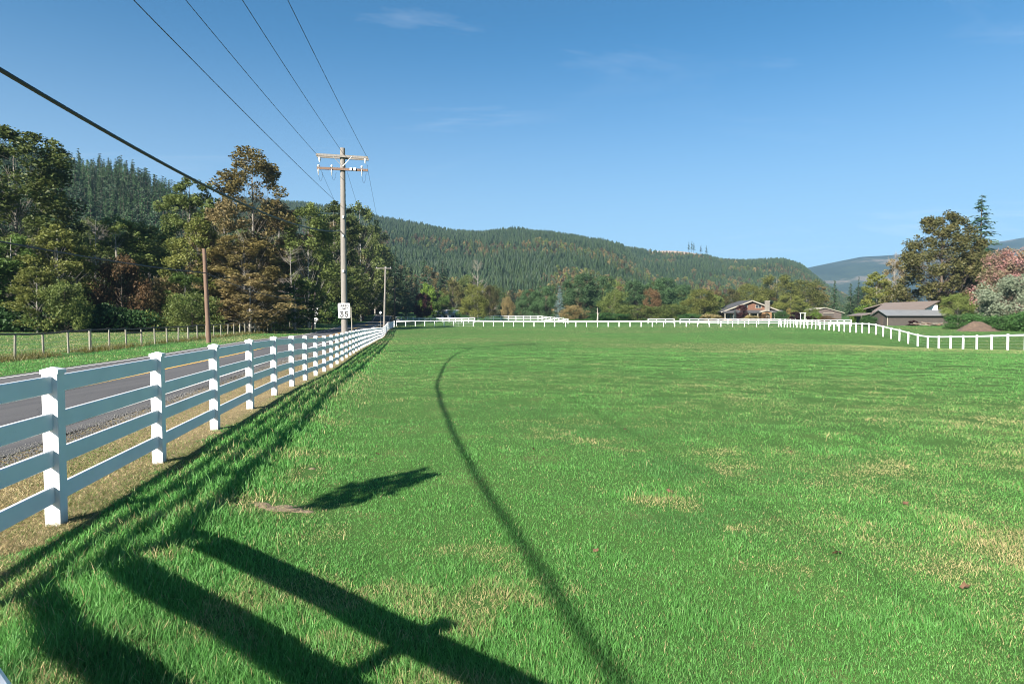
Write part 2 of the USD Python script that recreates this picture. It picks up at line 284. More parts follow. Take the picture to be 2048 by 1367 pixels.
# grass: one blade after another, thinner and shorter with the zone it grows in
def blades(n, seed, y0, y1, sl0, sl1, tris):
    r = np.random.default_rng(seed)
    y = y0 * (y1 / y0) ** r.random(n); x = r.uniform(sl0, sl1, n) * y + r.normal(0, .3, n)
    return x, y, r
def make_grass(name, x, y, r, tris, wscale):
    w = x + S * y; d = np.hypot(x, y)
    p = np.stack([x, y, 0 * x], -1)
    nA = .5 * meshkit.fbm(p / .42, 3, 21) + .5 * meshkit.fbm(p / 1.6, 3, 22); nB = meshkit.fbm(p * [.045, .11, 0], 4, 31); nC = meshkit.fbm(p / 4.3, 3, 41); nT = meshkit.fbm(p / .55, 3, 51)
    far = sstep(10, 40, d)
    eb = -2.84 + .55 * (meshkit.fbm(p / .8, 3, 81) - .5) + .35 * (meshkit.noise(p / .15, 82) - .5)
    field = w > eb; strawz = (w > ROAD_R - .05) & (w <= eb); roadz = (w >= ROAD_L - .05) & (w <= ROAD_R - .05); left = w < ROAD_L - .05
    # dryness 0..1
    dry = sstep(.585, .70, nA) * (1 - far) * (.35 + .5 * sstep(-1.5, 2.5, x)) + sstep(.52, .72, nC) * 0.2 + far * sstep(.47, .66, nB) * 0.9
    dry += sstep(1, 5, x) * (1 - sstep(6, 22, d)) * sstep(.40, .6, nA) * 0.4
    band = sstep(.46, .60, meshkit.fbm(p * [.05, .16, 0], 4, 61)) * sstep(118, 132, y) * (1 - sstep(143, 147, y + .12 * x)) * sstep(-14, -4, x)
    wob = .5 + 1.0 * meshkit.fbm(p * [.25, .5, 0], 3, 91)
    for bx, by, sx, sy, am in ((-2.0, 121, 6.5, 5.0, 1.3), (19.5, 118, 3.5, 4.0, 1.0), (14.2, 41, 2.6, 1.3, .9), (21, 43, 3.0, 1.2, .7), (3.4, 26.5, .5, .5, .9), (34, 52, 4.0, 1.5, .7)):
        band = np.maximum(band, am * wob * np.exp(-(((x - bx) / sx) ** 2 + ((y - by) / sy) ** 2)))
    dry = np.maximum(dry, band * 1.5)
    pas = left & (w < -18.3) & (w > -40)
    dry = np.where(pas, np.maximum(dry, .35 + .5 * sstep(.42, .6, nC)), dry)
    pit = np.exp(-(((x + 2.22) / .46) ** 2 + ((y - 6.05) / .26) ** 2)) + .8 * np.exp(-(((x + 2.35) / .14) ** 2 + ((y - 7.35) / .4) ** 2)) + .7 * np.exp(-(((x + .22) / .16) ** 2 + ((y - 4.05) / .14) ** 2))
    dry = np.clip(dry + pit * 1.2, 0, 1.2)
    tall = np.exp(-((w + 1.95) / .75) ** 2) * (w > eb)
    tall = tall * (1 - sstep(12, 60, y) * .4)
    near_ = np.exp(-((y - 2.4) / 1.5) ** 2) * (1 - sstep(-.3, 1.2, x)); tall = np.maximum(tall, near_ * .8)
    tuft = sstep(.60, .75, nT)
    h = r.uniform(.012, .034, len(x)) * (.7 + .6 * nT) + (r.random(len(x)) < .012) * r.uniform(.03, .09, len(x)) * (1 - .35 * np.clip(dry, 0, 1)) + tuft * .035 * r.random(len(x)) + tall * r.uniform(.01, .12, len(x)) ** 1.0
    h = h * (1 - .5 * np.clip(pit, 0, 1)) * (1 + far * .35)
    keep = field.copy()
    keep &= r.random(len(x)) > np.clip(pit * 1.0, 0, .80)
    keep |= strawz & (r.random(len(x)) < np.where(w > -4.45 + .5 * (nC - .5), .85, .12))
    keep |= left
    keep &= ~roadz
    h = np.where(strawz, r.uniform(.015, .05, len(x)), h)
    h = np.where(left, h * 1.5, h)
    weeds = left & (np.abs(w + 17.9) < .9); h = np.where(weeds, r.uniform(.1, .5, len(x)) * (nC > .42), h)
    x, y, w, d, h, dry, nA, nB, nC, nT, strawz, left, tall, far, weeds = (q[keep] for q in (x, y, w, d, h, dry, nA, nB, nC, nT, strawz, left, tall, far, weeds))
    n = len(x)
    z = ground(x, y) - .004
    wid = np.maximum(.0022 * r.uniform(.7, 1.5, n), d * .00075 * wscale * r.uniform(.8, 1.2, n)) * (1 + .5 * tall)
    az = r.uniform(0, 2 * np.pi, n)
    lean = np.abs(r.normal(0, .75, n)) + .2 + .3 * np.clip(dry, 0, 1)
    lean = np.where(strawz, r.uniform(1.1, 1.5, n), lean); h = np.where(strawz, h * 1.6, h)
    laz = r.uniform(0, 2 * np.pi, n)
    side = np.stack([np.cos(az), np.sin(az), 0 * az], -1) * (wid / 2)[:, None]
    ld = np.stack([np.cos(laz), np.sin(laz), 0 * az], -1)
    base = np.stack([x, y, z], -1)
    l1, l2 = lean * .55, lean * 1.25
    up = np.array([0, 0, 1.0])
    mid = base + (h * .55)[:, None] * (np.sin(l1)[:, None] * ld + np.cos(l1)[:, None] * up)
    tip = mid + (h * .5)[:, None] * (np.sin(l2)[:, None] * ld + np.cos(l2)[:, None] * up)
    # colour of the plant itself
    u = r.random(n)
    g1, g2, g3 = np.array([.066, .200, .038]), np.array([.105, .295, .066]), np.array([.18, .37, .115])
    col = g1 + (g2 - g1) * sstep(0, .6, u)[:, None] + (g3 - g2) * sstep(.6, 1, u)[:, None]
    blue = sstep(.56, .7, meshkit.fbm(np.stack([x, y, 0 * x], -1) / 1.9, 3, 71)) * (1 - np.clip(dry, 0, 1))
    col = col * (1 - .5 * blue[:, None]) + np.array([.05, .15, .045]) * .5 * blue[:, None]
    straw = np.array([.43, .35, .18]) + (r.random(n)[:, None] - .5) * np.array([.16, .13, .07])
    yg = np.array([.20, .28, .085])
    pd = np.clip(dry, 0, 1)
    col = col + (yg - col) * (np.clip(pd * 1.3, 0, 1) * .75)[:, None]
    isdry = r.random(n) < np.where(strawz, .55 + 3.0 * (nC - .47) + 1.2 * (nA - .5), pd * .62 + .03)
    col = np.where(isdry[:, None], straw, col)
    col = np.where((strawz & ~isdry)[:, None], np.array([.13, .17, .05]), col); col = np.where((strawz & isdry)[:, None], col * .8, col)
    col = np.where(weeds[:, None], np.array([.13, .12, .04]) + (r.random(n)[:, None] - .5) * .08, col)
    col = col * (.68 + .62 * r.random(n))[:, None]
    if tris == 3:
        v = np.stack([base - side, base + side, mid + side * .8, mid - side * .8, tip], 1)
        f = np.array([[0, 1, 2], [0, 2, 3], [3, 2, 4]]); k = 5
    else:
        v = np.stack([base - side, base + side, tip], 1); f = np.array([[0, 1, 2]]); k = 3
    F = (f[None] + k * np.arange(n)[:, None, None]).reshape(-1, 3)
    m = usdkit.mesh(stage, numbered('/World', name), (v.reshape(-1, 3), F), grass_m)
    UsdGeom.PrimvarsAPI(m).CreatePrimvar('tone', Sdf.ValueTypeNames.Color3fArray, 'vertex').Set(Vt.Vec3fArray.FromNumpy(np.repeat(np.clip(col, .005, 1), k, 0).astype(np.float32)))
    tag(m.GetPrim(), 'short green pasture grass with straw coloured dry patches' , 'grass', kind='stuff')
x, y, r = blades(680000, 1, 1.7, 12.5, -.95, .95, 3); q = r.random(len(x)) > sstep(6.0, 12.5, y); make_grass('grass', x[q], y[q], r, 3, 1.0)
x, y, r = blades(900000, 2, 6.0, 175.0, -.92, .92, 1); q = r.random(len(x)) < sstep(6.0, 12.5, y); x, y = x[q], y[q]
make_grass('grass', x, y, r, 1, 1.0)

# bare earth showing where the turf is broken beside the near fence
def soil_patch(cx, cy, rx, ry, seed):
    r = np.random.default_rng(seed); th, rr = np.meshgrid(np.linspace(0, 2 * np.pi, 40, endpoint=False), np.linspace(0, 1, 12), indexing='ij')
    q = np.stack([np.cos(th), np.sin(th), 0 * th + seed], -1); e = .75 + .6 * (meshkit.noise(q * 2.2, seed) - .2)
    X, Y = cx + np.cos(th) * rr * rx * e, cy + np.sin(th) * rr * ry * e
    Zp = ground(X, Y) + .006 - .03 * rr ** 3 + .03 * (meshkit.fbm(np.stack([X, Y, 0 * X], -1) / .09, 3, seed) - .5)
    ii = np.arange(480).reshape(40, 12); jj = np.roll(ii, -1, 0); qd = np.stack([ii[:, :-1], ii[:, 1:], jj[:, 1:], jj[:, :-1]], -1).reshape(-1, 4)
    struct('bare_soil', (np.stack([X, Y, Zp], -1).reshape(-1, 3), qd), soil_m, smooth=True, kind='stuff')
soil_m = plain('bare_soil', (.25, .19, .115), .95, color2=(.10, .072, .042), scale=22.0, bump=.8, bscale=45.0)
soil_patch(-2.2, 6.05, .44, .24, 3); soil_patch(-2.36, 7.4, .10, .36, 8)

# ------------------------------------------------------------------ fences
vinyl = mat('white_vinyl', {'g': ('geometry', {}), 'n': ('noise_texture', {'scale': 2.2, 'detail': 6.0}), 'r': ('rgb_ramp', {'ramp': [(0.3, (.60, .605, .61)), (0.6, (.65, .655, .66))]}),
     'a': ('attribute', {'attribute': 'dirt'}), 'n2': ('noise_texture', {'scale': 30.0, 'detail': 6.0, 'roughness': .7}), 'd': ('math', {'math_type': 'multiply', 'value2': 1.3}), 'd2': ('math', {'math_type': 'multiply'}),
     'n3': ('noise_texture', {'scale': 5.0, 'detail': 8.0, 'roughness': .8}), 'sp': ('map_range', {'from_min': .62, 'from_max': .75, 'to_min': 0.0, 'to_max': .22, 'clamp': True}), 'mxx': ('math', {'math_type': 'maximum'}),
     'mx': ('mix_color', {'b': (.20, .17, .10)}), 'p': ('principled_bsdf', {'roughness': 0.38, 'specular_ior_level': 0.5})},
     [('g.position', 'n.vector'), ('n.fac', 'r.fac'), ('g.position', 'n2.vector'), ('n2.fac', 'd.value1'), ('d.value', 'd2.value1'), ('a.fac', 'd2.value2'), ('g.position', 'n3.vector'), ('n3.fac', 'sp.value'),
      ('d2.value', 'mxx.value1'), ('sp.result', 'mxx.value2'), ('mxx.value', 'mx.fac'), ('r.color', 'mx.a'), ('mx.result', 'p.base_color')], 'p.BSDF')
steel = plain('galvanised_steel', (.42, .43, .44), .45, .2, metallic=.6)
dark_hole = plain('dark_screw', (.02, .02, .02), .5)
def fence_post(x, y, z, H=1.39, w=.127, ang=0.0, chamfer=True):
    zs_ = [-.3, .0, .05, .13, H - .055]; a_ = w / 2 - .004; c_ = w / 2
    ring_ = [(-a_, -c_), (a_, -c_), (c_, -a_), (c_, a_), (a_, c_), (-a_, c_), (-c_, a_), (-c_, -a_)]
    bv = np.array([(p_[0], p_[1], z_) for z_ in zs_ for p_ in ring_]); bf = []
    for k_ in range(4):
        for i_ in range(8):
            j_ = (i_ + 1) % 8; o_ = 8 * k_; bf += [[o_ + i_, o_ + j_, o_ + 8 + j_], [o_ + i_, o_ + 8 + j_, o_ + 8 + i_]]
    b = trimesh.Trimesh(bv, np.array(bf), process=False)
    q = w / 2 + .009; z0 = H - .06
    v = np.array([[-q, -q, z0], [q, -q, z0], [q, q, z0], [-q, q, z0], [-q, -q, z0 + .035], [q, -q, z0 + .035], [q, q, z0 + .035], [-q, q, z0 + .035], [0, 0, H]])
    f = np.array([[0, 2, 1], [0, 3, 2], [0, 1, 5], [0, 5, 4], [1, 2, 6], [1, 6, 5], [2, 3, 7], [2, 7, 6], [3, 0, 4], [3, 4, 7], [4, 5, 8], [5, 6, 8], [6, 7, 8], [7, 4, 8]])
    c = trimesh.Trimesh(v, f, process=False)
    R = trimesh.transformations.rotation_matrix(ang, (0, 0, 1)); R[:3, 3] = (x, y, z)
    b.apply_transform(R); c.apply_transform(R); return b, c
def slat(p, q, hgt, th, top_off, gap=0.0):
    """a board between points p and q (ground positions with z); its top lies top_off above them"""
    p, q = np.array(p, float), np.array(q, float); u = q - p; L = np.hypot(u[0], u[1]); e = u / L
    p, q = p + e * gap, q - e * gap
    nrm = np.array([-e[1], e[0], 0]) * th / 2; b = 0.006
    def ring(c):
        t, o = np.array([0, 0, top_off]), np.array([0, 0, top_off - hgt]); k = nrm * (1 - 2 * b / th)
        return [c + o + k, c + o + np.array([0, 0, b]) + nrm, c + t - np.array([0, 0, b]) + nrm, c + t + k, c + t - k, c + t - np.array([0, 0, b]) - nrm, c + o + np.array([0, 0, b]) - nrm, c + o - k]
    v = np.array(ring(p) + ring(q)); f = []
    for i in range(8):
        j = (i + 1) % 8; f += [[i, j, 8 + j], [i, 8 + j, 8 + i]]
    for i in range(1, 7): f += [[0, i + 1, i], [8, 8 + i, 8 + i + 1]]
    return trimesh.Trimesh(v, np.array(f), process=False)
RAILS = (1.31, .99, .67, .35)
def splash(p):
    UsdGeom.PrimvarsAPI(p).CreatePrimvar('dirt', Sdf.ValueTypeNames.FloatArray, 'vertex').Set(Vt.FloatArray(list(np.repeat([1., 1., .55, 0., 0.], 8))))
def white_fence(name, label, pts, rails=RAILS, H=1.39, rail_h=.15, wires=0, group=None, simple=False, skip=(), screws=0, post_w=.127, sink=0.0, cat='fence'):
    pts = [np.array([a, b, (G(a, b) - sink) if c is None else c]) for a, b, c in pts]
    t = thing(name, label, cat, pts[0], group=group); o = pts[0]
    for i, p in enumerate(pts):
        q = pts[min(i + 1, len(pts) - 1)] - pts[max(i - 1, 0)]
        b, c = fence_post(*(p - o), H=H, ang=math.atan2(q[1], q[0]), w=post_w)
        if simple: obj('post', cat_([b, c]), vinyl, t)
        else:
            pp = obj('post', b, vinyl, t); obj('cap', c, vinyl, pp); splash(pp)
            if i < screws:
                s = trimesh.creation.cylinder(.006, .012, sections=8); s.apply_transform(trimesh.transformations.rotation_matrix(math.pi / 2, (0, 1, 0)))
                e = q / np.linalg.norm(q); s.apply_transform(trimesh.transformations.rotation_matrix(math.atan2(e[1], e[0]), (0, 0, 1)))
                s.apply_translation(p - o - e * (post_w / 2 + .001) + np.array([0, 0, H - .10])); obj('screw', s, dark_hole, pp)
        if i + 1 < len(pts) and i not in skip:
            for r in rails: obj('rail', slat(p - o, pts[i + 1] - o, rail_h, .04, r, gap=post_w / 2 - .004), vinyl, t)
    for k in range(wires):
        zz = .25 + .85 * k / max(wires - 1, 1)
        for a, b in [(0, len(pts))] if not skip else [(0, min(skip) + 1), (max(skip) + 1, len(pts))]:
            seg = [p - o + np.array([0, 0, zz]) for p in pts[a:b]]
            if len(seg) > 1: obj('wire', tube(seg, .006, 3), steel, t)
    return t, pts
s_along = 2.405
roadside = [(-3.07 - S * y + .8 * float(sstep(112, 160, y)), y, None) for y in 3.26 + s_along * np.arange(65)]
white_fence('roadside_fence', 'long white four rail vinyl fence between the grass field and the road', roadside, screws=4)
cd = np.array([.757, -.653])
c0 = np.array([roadside[0][0], roadside[0][1]])
cn = np.array([.653, .757]) * .065
cross = [(*(c0 + cn + cd * s), None) for s in (2.40, 4.84, 7.28)]
cross = [(c0[0] + cd[0] * .05 + cn[0], c0[1] + cd[1] * .05 + cn[1], None)] + cross
t, _ = None, None
def cross_fence():
    pts = [np.array([a, b, .05]) for a, b, _ in cross]; o = pts[0]
    t = thing('corner_fence', 'white fence section at the near corner, its top rail at the bottom left edge', 'fence', o)
    for i, p in enumerate(pts):
        if i:
            b, c = fence_post(*(p - o), ang=math.atan2(cd[1], cd[0])); pp = obj('post', b, vinyl, t); obj('cap', c, vinyl, pp)
        if i + 1 < len(pts):
            for r in RAILS: obj('rail', slat(p - o, pts[i + 1] - o, .15, .04, r, gap=.0595), vinyl, t)
cross_fence()

# far side of the field: one rail on posts, wires below
def walk(p, q, s=2.44):
    p, q = np.array(p, float), np.array(q, float); n = max(1, int(round(np.hypot(*(q - p)) / s)))
    return [tuple(p + (q - p) * i / n) + (None,) for i in range(n + 1)]
endp = roadside[-1]
far_pts = walk((endp[0] + .4, endp[1] + .2), (57.0, 138.0))
white_fence('far_field_fence', 'white single rail fence with thin wires across the far end of the field', far_pts, rails=(1.34,), rail_h=.16, wires=4, simple=True, skip=(5, 6, 7), sink=.05)
i0 = [np.array([p[0], p[1]]) for p in far_pts]
g_a, g_b = i0[5], i0[8]
gt = thing('wire_gate', 'thin grey wire gate in the gap of the far white fence near the road', 'gate', (*g_a, G(*g_a)))
L = g_b - g_a
for zz in (.15, .45, .75, 1.0): obj('bar', tube([(.12, 0, zz), (L[0] - .12, L[1], zz)], .018, 5), steel, gt)
for q in (.02, .5, .98): obj('upright', tube([(L[0] * q, L[1] * q, 0), (L[0] * q, L[1] * q, 1.1)], .02, 5), steel, gt)
right_pts = walk((57.6, 137.0), (34.5, 13.0))
right_pts = [(41.6 + .174 * (yy - 53.8), yy, None) for yy in np.arange(136.5, 24, -2.405)]
white_fence('right_field_fence', 'white post fence with one top rail and wires along the right side of the field', right_pts, rails=(1.33,), rail_h=.15, wires=4, simple=False, post_w=.14)
# paddock fences beyond
def poly(*ps, s=2.44):
    out = []
    for a, b in zip(ps[:-1], ps[1:]):
        seg = walk((P(a[0], a[1]), a[1]), (P(b[0], b[1]), b[1]), s); out += seg if not out else seg[1:]
    return out
white_fence('paddock_fence', 'white three rail fence on the rise behind the round green tree, left of the snag', poly((956, 186), (1076, 192), (1136, 176)), simple=True, rails=(1.31, .88, .45), rail_h=.12)
white_fence('paddock_fence', 'white three rail fence in the shade under the trees beyond the road bend', poly((792, 196), (850, 190), (950, 178)), simple=True, rails=(1.31, .88, .45), rail_h=.12)
white_fence('paddock_fence', 'white three rail paddock fence in front of the red brown house, left piece', poly((1296, 176), (1348, 174)), simple=True, rails=(1.31, .88, .45), rail_h=.12)
white_fence('paddock_fence', 'white three rail paddock fence in front of the red brown house, long right piece', poly((1360, 174), (1560, 160), (1702, 132)), simple=True, rails=(1.31, .88, .45), rail_h=.12)

# ------------------------------------------------------------------ wooden posts, poles, signs, wires
grey_wood = plain('weathered_wood', (.205, .185, .165), .85, color2=(.115, .105, .095), scale=3.0, stretch=(12, 12, .6), bump=.4, bscale=8)
red_wood = plain('red_brown_wood', (.15, .09, .06), .8, color2=(.085, .05, .034), scale=3.0, stretch=(10, 10, .6), bump=.4, bscale=8)
dark_wood = plain('dark_creosote_wood', (.09, .065, .05), .8, color2=(.05, .037, .03), scale=3.0, stretch=(10, 10, .6))
pale_wood = plain('pale_fence_wood', (.24, .22, .175), .85, color2=(.14, .13, .10), scale=4.0, stretch=(8, 8, .8))
black_rubber = plain('black_cable', (.012, .012, .013), .5)
glassy = plain('porcelain_insulator', (.36, .38, .41), .15)
sign_white = plain('sign_white', (.80, .80, .80), .4)
sign_black = plain('sign_black', (.012, .012, .012), .5)
sign_back = plain('sign_back_aluminium', (.45, .46, .47), .4, metallic=.5)
def utility_pole(name, label, x, y, H, r0=.19, r1=.14, m=grey_wood, lean=(0, 0), detail=False, arm=True, cat='utility pole', group=None, adir=None):
    z0 = G(x, y); t = thing(name, label, cat, (x, y, z0), group=group)
    n = 14; zz = np.linspace(-.4, H, n); cx = lean[0] * zz / H; cy = lean[1] * zz / H
    obj('pole', tube(np.stack([cx, cy, zz], 1), np.linspace(r0, r1, n), 12), m, t, smooth=40)
    if not arm: return t
    a = np.array([1.0, .115]) / np.hypot(1, .115)      # crossarm direction
    def bar(c, L, h, w, tilt=0.0):
        b = trimesh.creation.box((L, w, h)); b.apply_transform(trimesh.transformations.rotation_matrix(tilt, (0, 1, 0)))
        b.apply_transform(trimesh.transformations.rotation_matrix(math.atan2(a[1], a[0]), (0, 0, 1))); b.apply_translation(c); return b
    f = np.array([a[1], -a[0]])
    if not detail:
        obj('crossarm', bar((f[0] * .16, f[1] * .16, H - .35), 2.7, .13, .1), grey_wood, t)
        for s in (-1.2, .45, 1.2): obj('insulator', tube([(a[0] * s + f[0] * .16, a[1] * s + f[1] * .16, H - .29), (a[0] * s + f[0] * .16, a[1] * s + f[1] * .16, H - .1)], (.05, .03), 6), glassy, t)
        return t
    ua, la = H - .50, H - 1.28
    for sgn in (1, -1): obj('crossarm', bar((sgn * f[0] * .20 - a[0] * .02, sgn * f[1] * .20 - a[1] * .02, ua - .02), 3.0, .14, .10, .035), grey_wood, t)
    obj('crossarm', bar((f[0] * .19, f[1] * .19, la), 2.95, .14, .10, .02), red_wood, t, label='reddish brown lower crossarm')
    for s0 in (-.42, .42): obj('brace', tube([(a[0] * s0 * 1.3 + f[0] * .26, a[1] * s0 * 1.3 + f[1] * .26, ua - .05), (f[0] * .2, f[1] * .2, ua - .62)], .02, 5), steel, t)
    def bell(c, top, bot, r):
        return tube([np.array(c) + (0, 0, top), np.array(c) + (0, 0, top * .6 + bot * .4), np.array(c) + (0, 0, bot)], (r * .5, r, r * .35), 8)
    for s in (-1.32, 1.32):
        c = np.array([a[0] * s + f[0] * .2, a[1] * s + f[1] * .2, ua]); obj('insulator', bell(c, -.08, -.42, .08), glassy, t)
    for s in (-1.38, -.62, 1.12):
        c = np.array([a[0] * s + f[0] * .2, a[1] * s + f[1] * .2, la]); ins = obj('insulator', bell(c, .24, .06, .085), glassy, t)
        obj('cutout', bell(c + np.array([f[0] * .08, f[1] * .08, 0]), -.02, -.42, .05), steel, t)
    for s in (.5, .72): obj('clamp', box(a[0] * s + f[0] * .27, a[1] * s + f[1] * .27, la, .12, .1, .16), steel, t)
    for s, dz in ((-1.38, -.9), (-.62, -.8), (1.12, -1.0)):
        c = np.array([a[0] * s + f[0] * .2, a[1] * s + f[1] * .2, la - .4]); e = c + np.array([a[0] * .25, a[1] * .25, .2])
        u = np.linspace(0, 1, 9)[:, None]; pts = c * (1 - u) + e * u; pts[:, 2] += (dz + .3) * 4 * (u[:, 0] * (1 - u[:, 0])) * .7
        obj('jumper_wire', tube(pts, .007, 4), black_rubber, t)
    for hz in (4.9, 7.0, 8.1): obj('bolt', box(f[0] * .2, f[1] * .2, hz, .09, .08, .14), steel, t)
    return t
D1 = 39.0
x1 = P(689, D1); g1 = G(x1, D1); H1 = Z(300, D1) - g1
utility_pole('utility_pole', 'tall weathered grey utility pole with two crossarms behind the speed limit sign', x1, D1, H1, .20, .15, detail=True, lean=(-.02, 0))
D2 = 115.0; x2 = P(768, D2); H2 = Z(533, D2) - G(x2, D2)
utility_pole('utility_pole', 'mid distance grey utility pole with one crossarm where the white fence rises', x2, D2, H2, .19, .15, lean=(.35, 0))
D3 = 190.0; x3 = P(789, D3); H3 = Z(576, D3) - G(x3, D3)
utility_pole('utility_pole', 'farthest small brown utility pole with a crossarm against the dark trees', x3, D3, H3, .2, .16, m=red_wood, lean=(.1, 0))
DA = 48.0; xA = P(417, DA); HA = Z(498, DA) - G(xA, DA)
utility_pole('telephone_pole', 'bare reddish brown wooden pole across the road beside the pasture fence', xA, DA, HA, .17, .13, m=red_wood, arm=False, lean=(-.22, 0))
DB = 104.0; xB = P(625, DB); HB = Z(580, DB) - G(xB, DB)
utility_pole('telephone_pole', 'dark leaning wooden pole in front of the diamond road signs', xB, DB, HB, .19, .15, m=dark_wood, arm=False, lean=(.5, 0))
x0p, y0p = x1 + .115 * 78, D1 - 78
utility_pole('utility_pole', 'grey utility pole of the same line standing behind the camera', x0p, y0p, 11.9, .2, .15, detail=True)
stake = thing('wooden_stake', 'thin tan wooden stake just right of the tall utility pole', 'stake', (P(705, 52), 52, G(P(705, 52), 52)))
obj('stake', tube([(0, 0, -.2), (-.1, 0, Z(614, 52) - G(P(705, 52), 52))], (.055, .045), 7), pale_wood, stake)

# speed limit sign on the pole
def text_plate(s, hgt, bold=False, depth=.003):
    m = meshkit.text_mesh(s, hgt, depth, bold); b = m.bounds; m.apply_translation((-(b[0][0] + b[1][0]) / 2, -(b[0][1] + b[1][1]) / 2, 0)); return m
def rounded_plate(w, h, r, th):
    from shapely.geometry import box as sbox
    g = sbox(-w / 2 + r, -h / 2 + r, w / 2 - r, h / 2 - r).buffer(r, quad_segs=4)
    return trimesh.creation.extrude_polygon(g, th, engine='earcut')
def stand_up(m, off=0.0):                                     # xy plate -> facing -y
    m = m.copy(); m.apply_transform(trimesh.transformations.rotation_matrix(math.pi / 2, (1, 0, 0))); m.apply_translation((0, -off, 0)); return m
yaw = -6.0
sgn_d = D1 - .30; sz = Z(621, sgn_d); SX, SZ = .74, .87
sg = thing('speed_limit_sign', 'white speed limit sign reading SPEED LIMIT 35 on the tall pole', 'road sign', (P(688.5, sgn_d), sgn_d, sz), rotz=yaw)
obj('plate', stand_up(rounded_plate(SX, SZ, .05, .012)), sign_white, sg)
rim = trimesh.boolean.difference([rounded_plate(SX - .03, SZ - .03, .04, .004), rounded_plate(SX - .055, SZ - .055, .03, .02).apply_translation((0, 0, -.005))], engine='manifold')
obj('border', stand_up(rim, .018), sign_black, sg)
for s_, hh, zz, bold in (('SPEED', .13, .29, True), ('LIMIT', .13, .11, True), ('35', .33, -.20, True)):
    tm = text_plate(s_, hh, bold, .008)
    if len(s_) == 5: tm.apply_scale((.58 / (tm.bounds[1][0] - tm.bounds[0][0]) * (1 if s_ == 'SPEED' else .86), 1, 1))
    m = stand_up(tm, .02); m.apply_translation((0, 0, zz)); k_ = .014 if s_ == '35' else .006; ms_ = []
    for q_, (ox, oz) in enumerate(((0, 0), (k_, 0), (-k_, 0), (0, k_), (0, -k_))):
        c_ = m.copy(); c_.apply_translation((ox, -.0008 * q_, oz)); ms_.append(c_)
    obj('lettering', cat_(ms_), sign_black, sg)
obj('bracket', box(0, .07, 0, .1, .12, .5), steel, sg)
# diamond signs beyond the dark pole
dd = DB + 3.0
ds = thing('diamond_sign', 'post with two diamond road signs and a small name blade behind the dark pole', 'road sign', (P(630, dd), dd, G(P(630, dd), dd)), rotz=-8)
gz = G(P(630, dd), dd)
obj('post', tube([(0, .05, -.3), (0, .05, Z(614, dd) - gz)], .035, 6), steel, ds)
for zc, m_, lab in ((Z(627, dd) - gz, sign_back, 'grey upper diamond panel'), (Z(639.5, dd) - gz, sign_white, 'white lower diamond panel')):
    pl = rounded_plate(.92, .92, .05, .01); pl.apply_transform(trimesh.transformations.rotation_matrix(math.pi / 4, (0, 0, 1))); q = stand_up(pl); q.apply_translation((.02, 0, zc)); obj('panel', q, m_, ds, label=lab)
obj('blade', box(0, 0, Z(617.5, dd) - gz, 1.05, .012, .2), sign_white, ds)
d2 = 120.0; xs = P(761, d2)
s2 = thing('diamond_sign', 'small pale diamond sign beside the road just left of the second pole', 'road sign', (xs, d2, G(xs, d2)))
g2 = G(xs, d2); obj('post', tube([(0, .04, -.3), (0, .04, Z(622, d2) - g2)], .03, 6), steel, s2)
pl = rounded_plate(.42, .42, .03, .01); pl.apply_transform(trimesh.transformations.rotation_matrix(math.pi / 4, (0, 0, 1))); q = stand_up(pl); q.apply_translation((0, 0, Z(625, d2) - g2)); obj('panel', q, sign_white, s2)

def wire(label, pts, r, cat='cable', group=None, name='overhead_wire'):
    o = np.array(pts[0]); return tag(obj(name, tube(np.asarray(pts), r, 6), black_rubber), label, cat, group)
def sag(a, b, s, n=40):
    u = np.linspace(0, 1, n)[:, None]; p = np.array(a) * (1 - u) + np.array(b) * u; p[:, 2] -= 4 * s * (u * (1 - u))[:, 0]; return p
ad = np.array([1.0, .115, 0]) / np.hypot(1, .115)
P1 = np.array([x1, D1, g1 + H1]); P0 = np.array([x0p, y0p, G(x0p, y0p) + 11.9]); P2 = np.array([x2 + .3, D2, G(x2, D2) + H2]); P3 = np.array([x3, D3, G(x3, D3) + H3])
for s, who in ((-1.45, 'leftmost of the three'), (0.0, 'middle one of the three'), (1.40, 'rightmost of the three')):
    e = np.array([0, 0, -.48]) + ad * s + (np.array([.1, 0, .05]) if s == 0 else 0)
    wire(f'{who} thin black wires running from the upper crossarm overhead', sag(P0 + e, P1 + e, .9), .011, group=None)
    wire(f'{who} faint wires from the tall pole to the next', sag(P1 + e + np.array([0, 0, -.45]), P2 + ad * s * .85 + np.array([0, 0, -.15]), 1.6), .008)
wire('thin black wire fixed to the tall pole below its crossarms', sag(P0 - np.array([0, 0, 3.6]), P1 + np.array([-.16, 0, Z(413, D1) - P1[2]]), .75), .010)
# thick bundle: its lowest point lies a third of the span from the pole
zz_att = Z(463, D1)
yy = np.linspace(D1, -19, 60); hz = np.where(yy > 12, 5.05 + (zz_att - 5.05) * ((yy - 12.0) / 27.0) ** 2, 5.05 + .0027 * (yy - 12.0) ** 2)
wire('thick sagging black cable bundle fixed half way up the tall pole', np.stack([x1 - .17 + .115 * (D1 - yy), yy, hz], 1), .032, name='cable_bundle')
wire('faint cable hanging from the tall pole to the second pole', sag((x1, D1, zz_att), (x2, D2, Z(600, D2)), 1.6), .02)
tA = np.array([xA - .12, DA, Z(546, DA)]); tB = np.array([xB + .3, DB, Z(592, DB)])
tL = np.array([xA + S * 50 - .5, DA - 50, Z(546, DA)])
wire('black telephone cable crossing the left side to the red brown pole', sag(tL, tA, .55), .034)
wire('black telephone cable between the red brown pole and the dark leaning pole', sag(tA, tB, 1.0), .03)

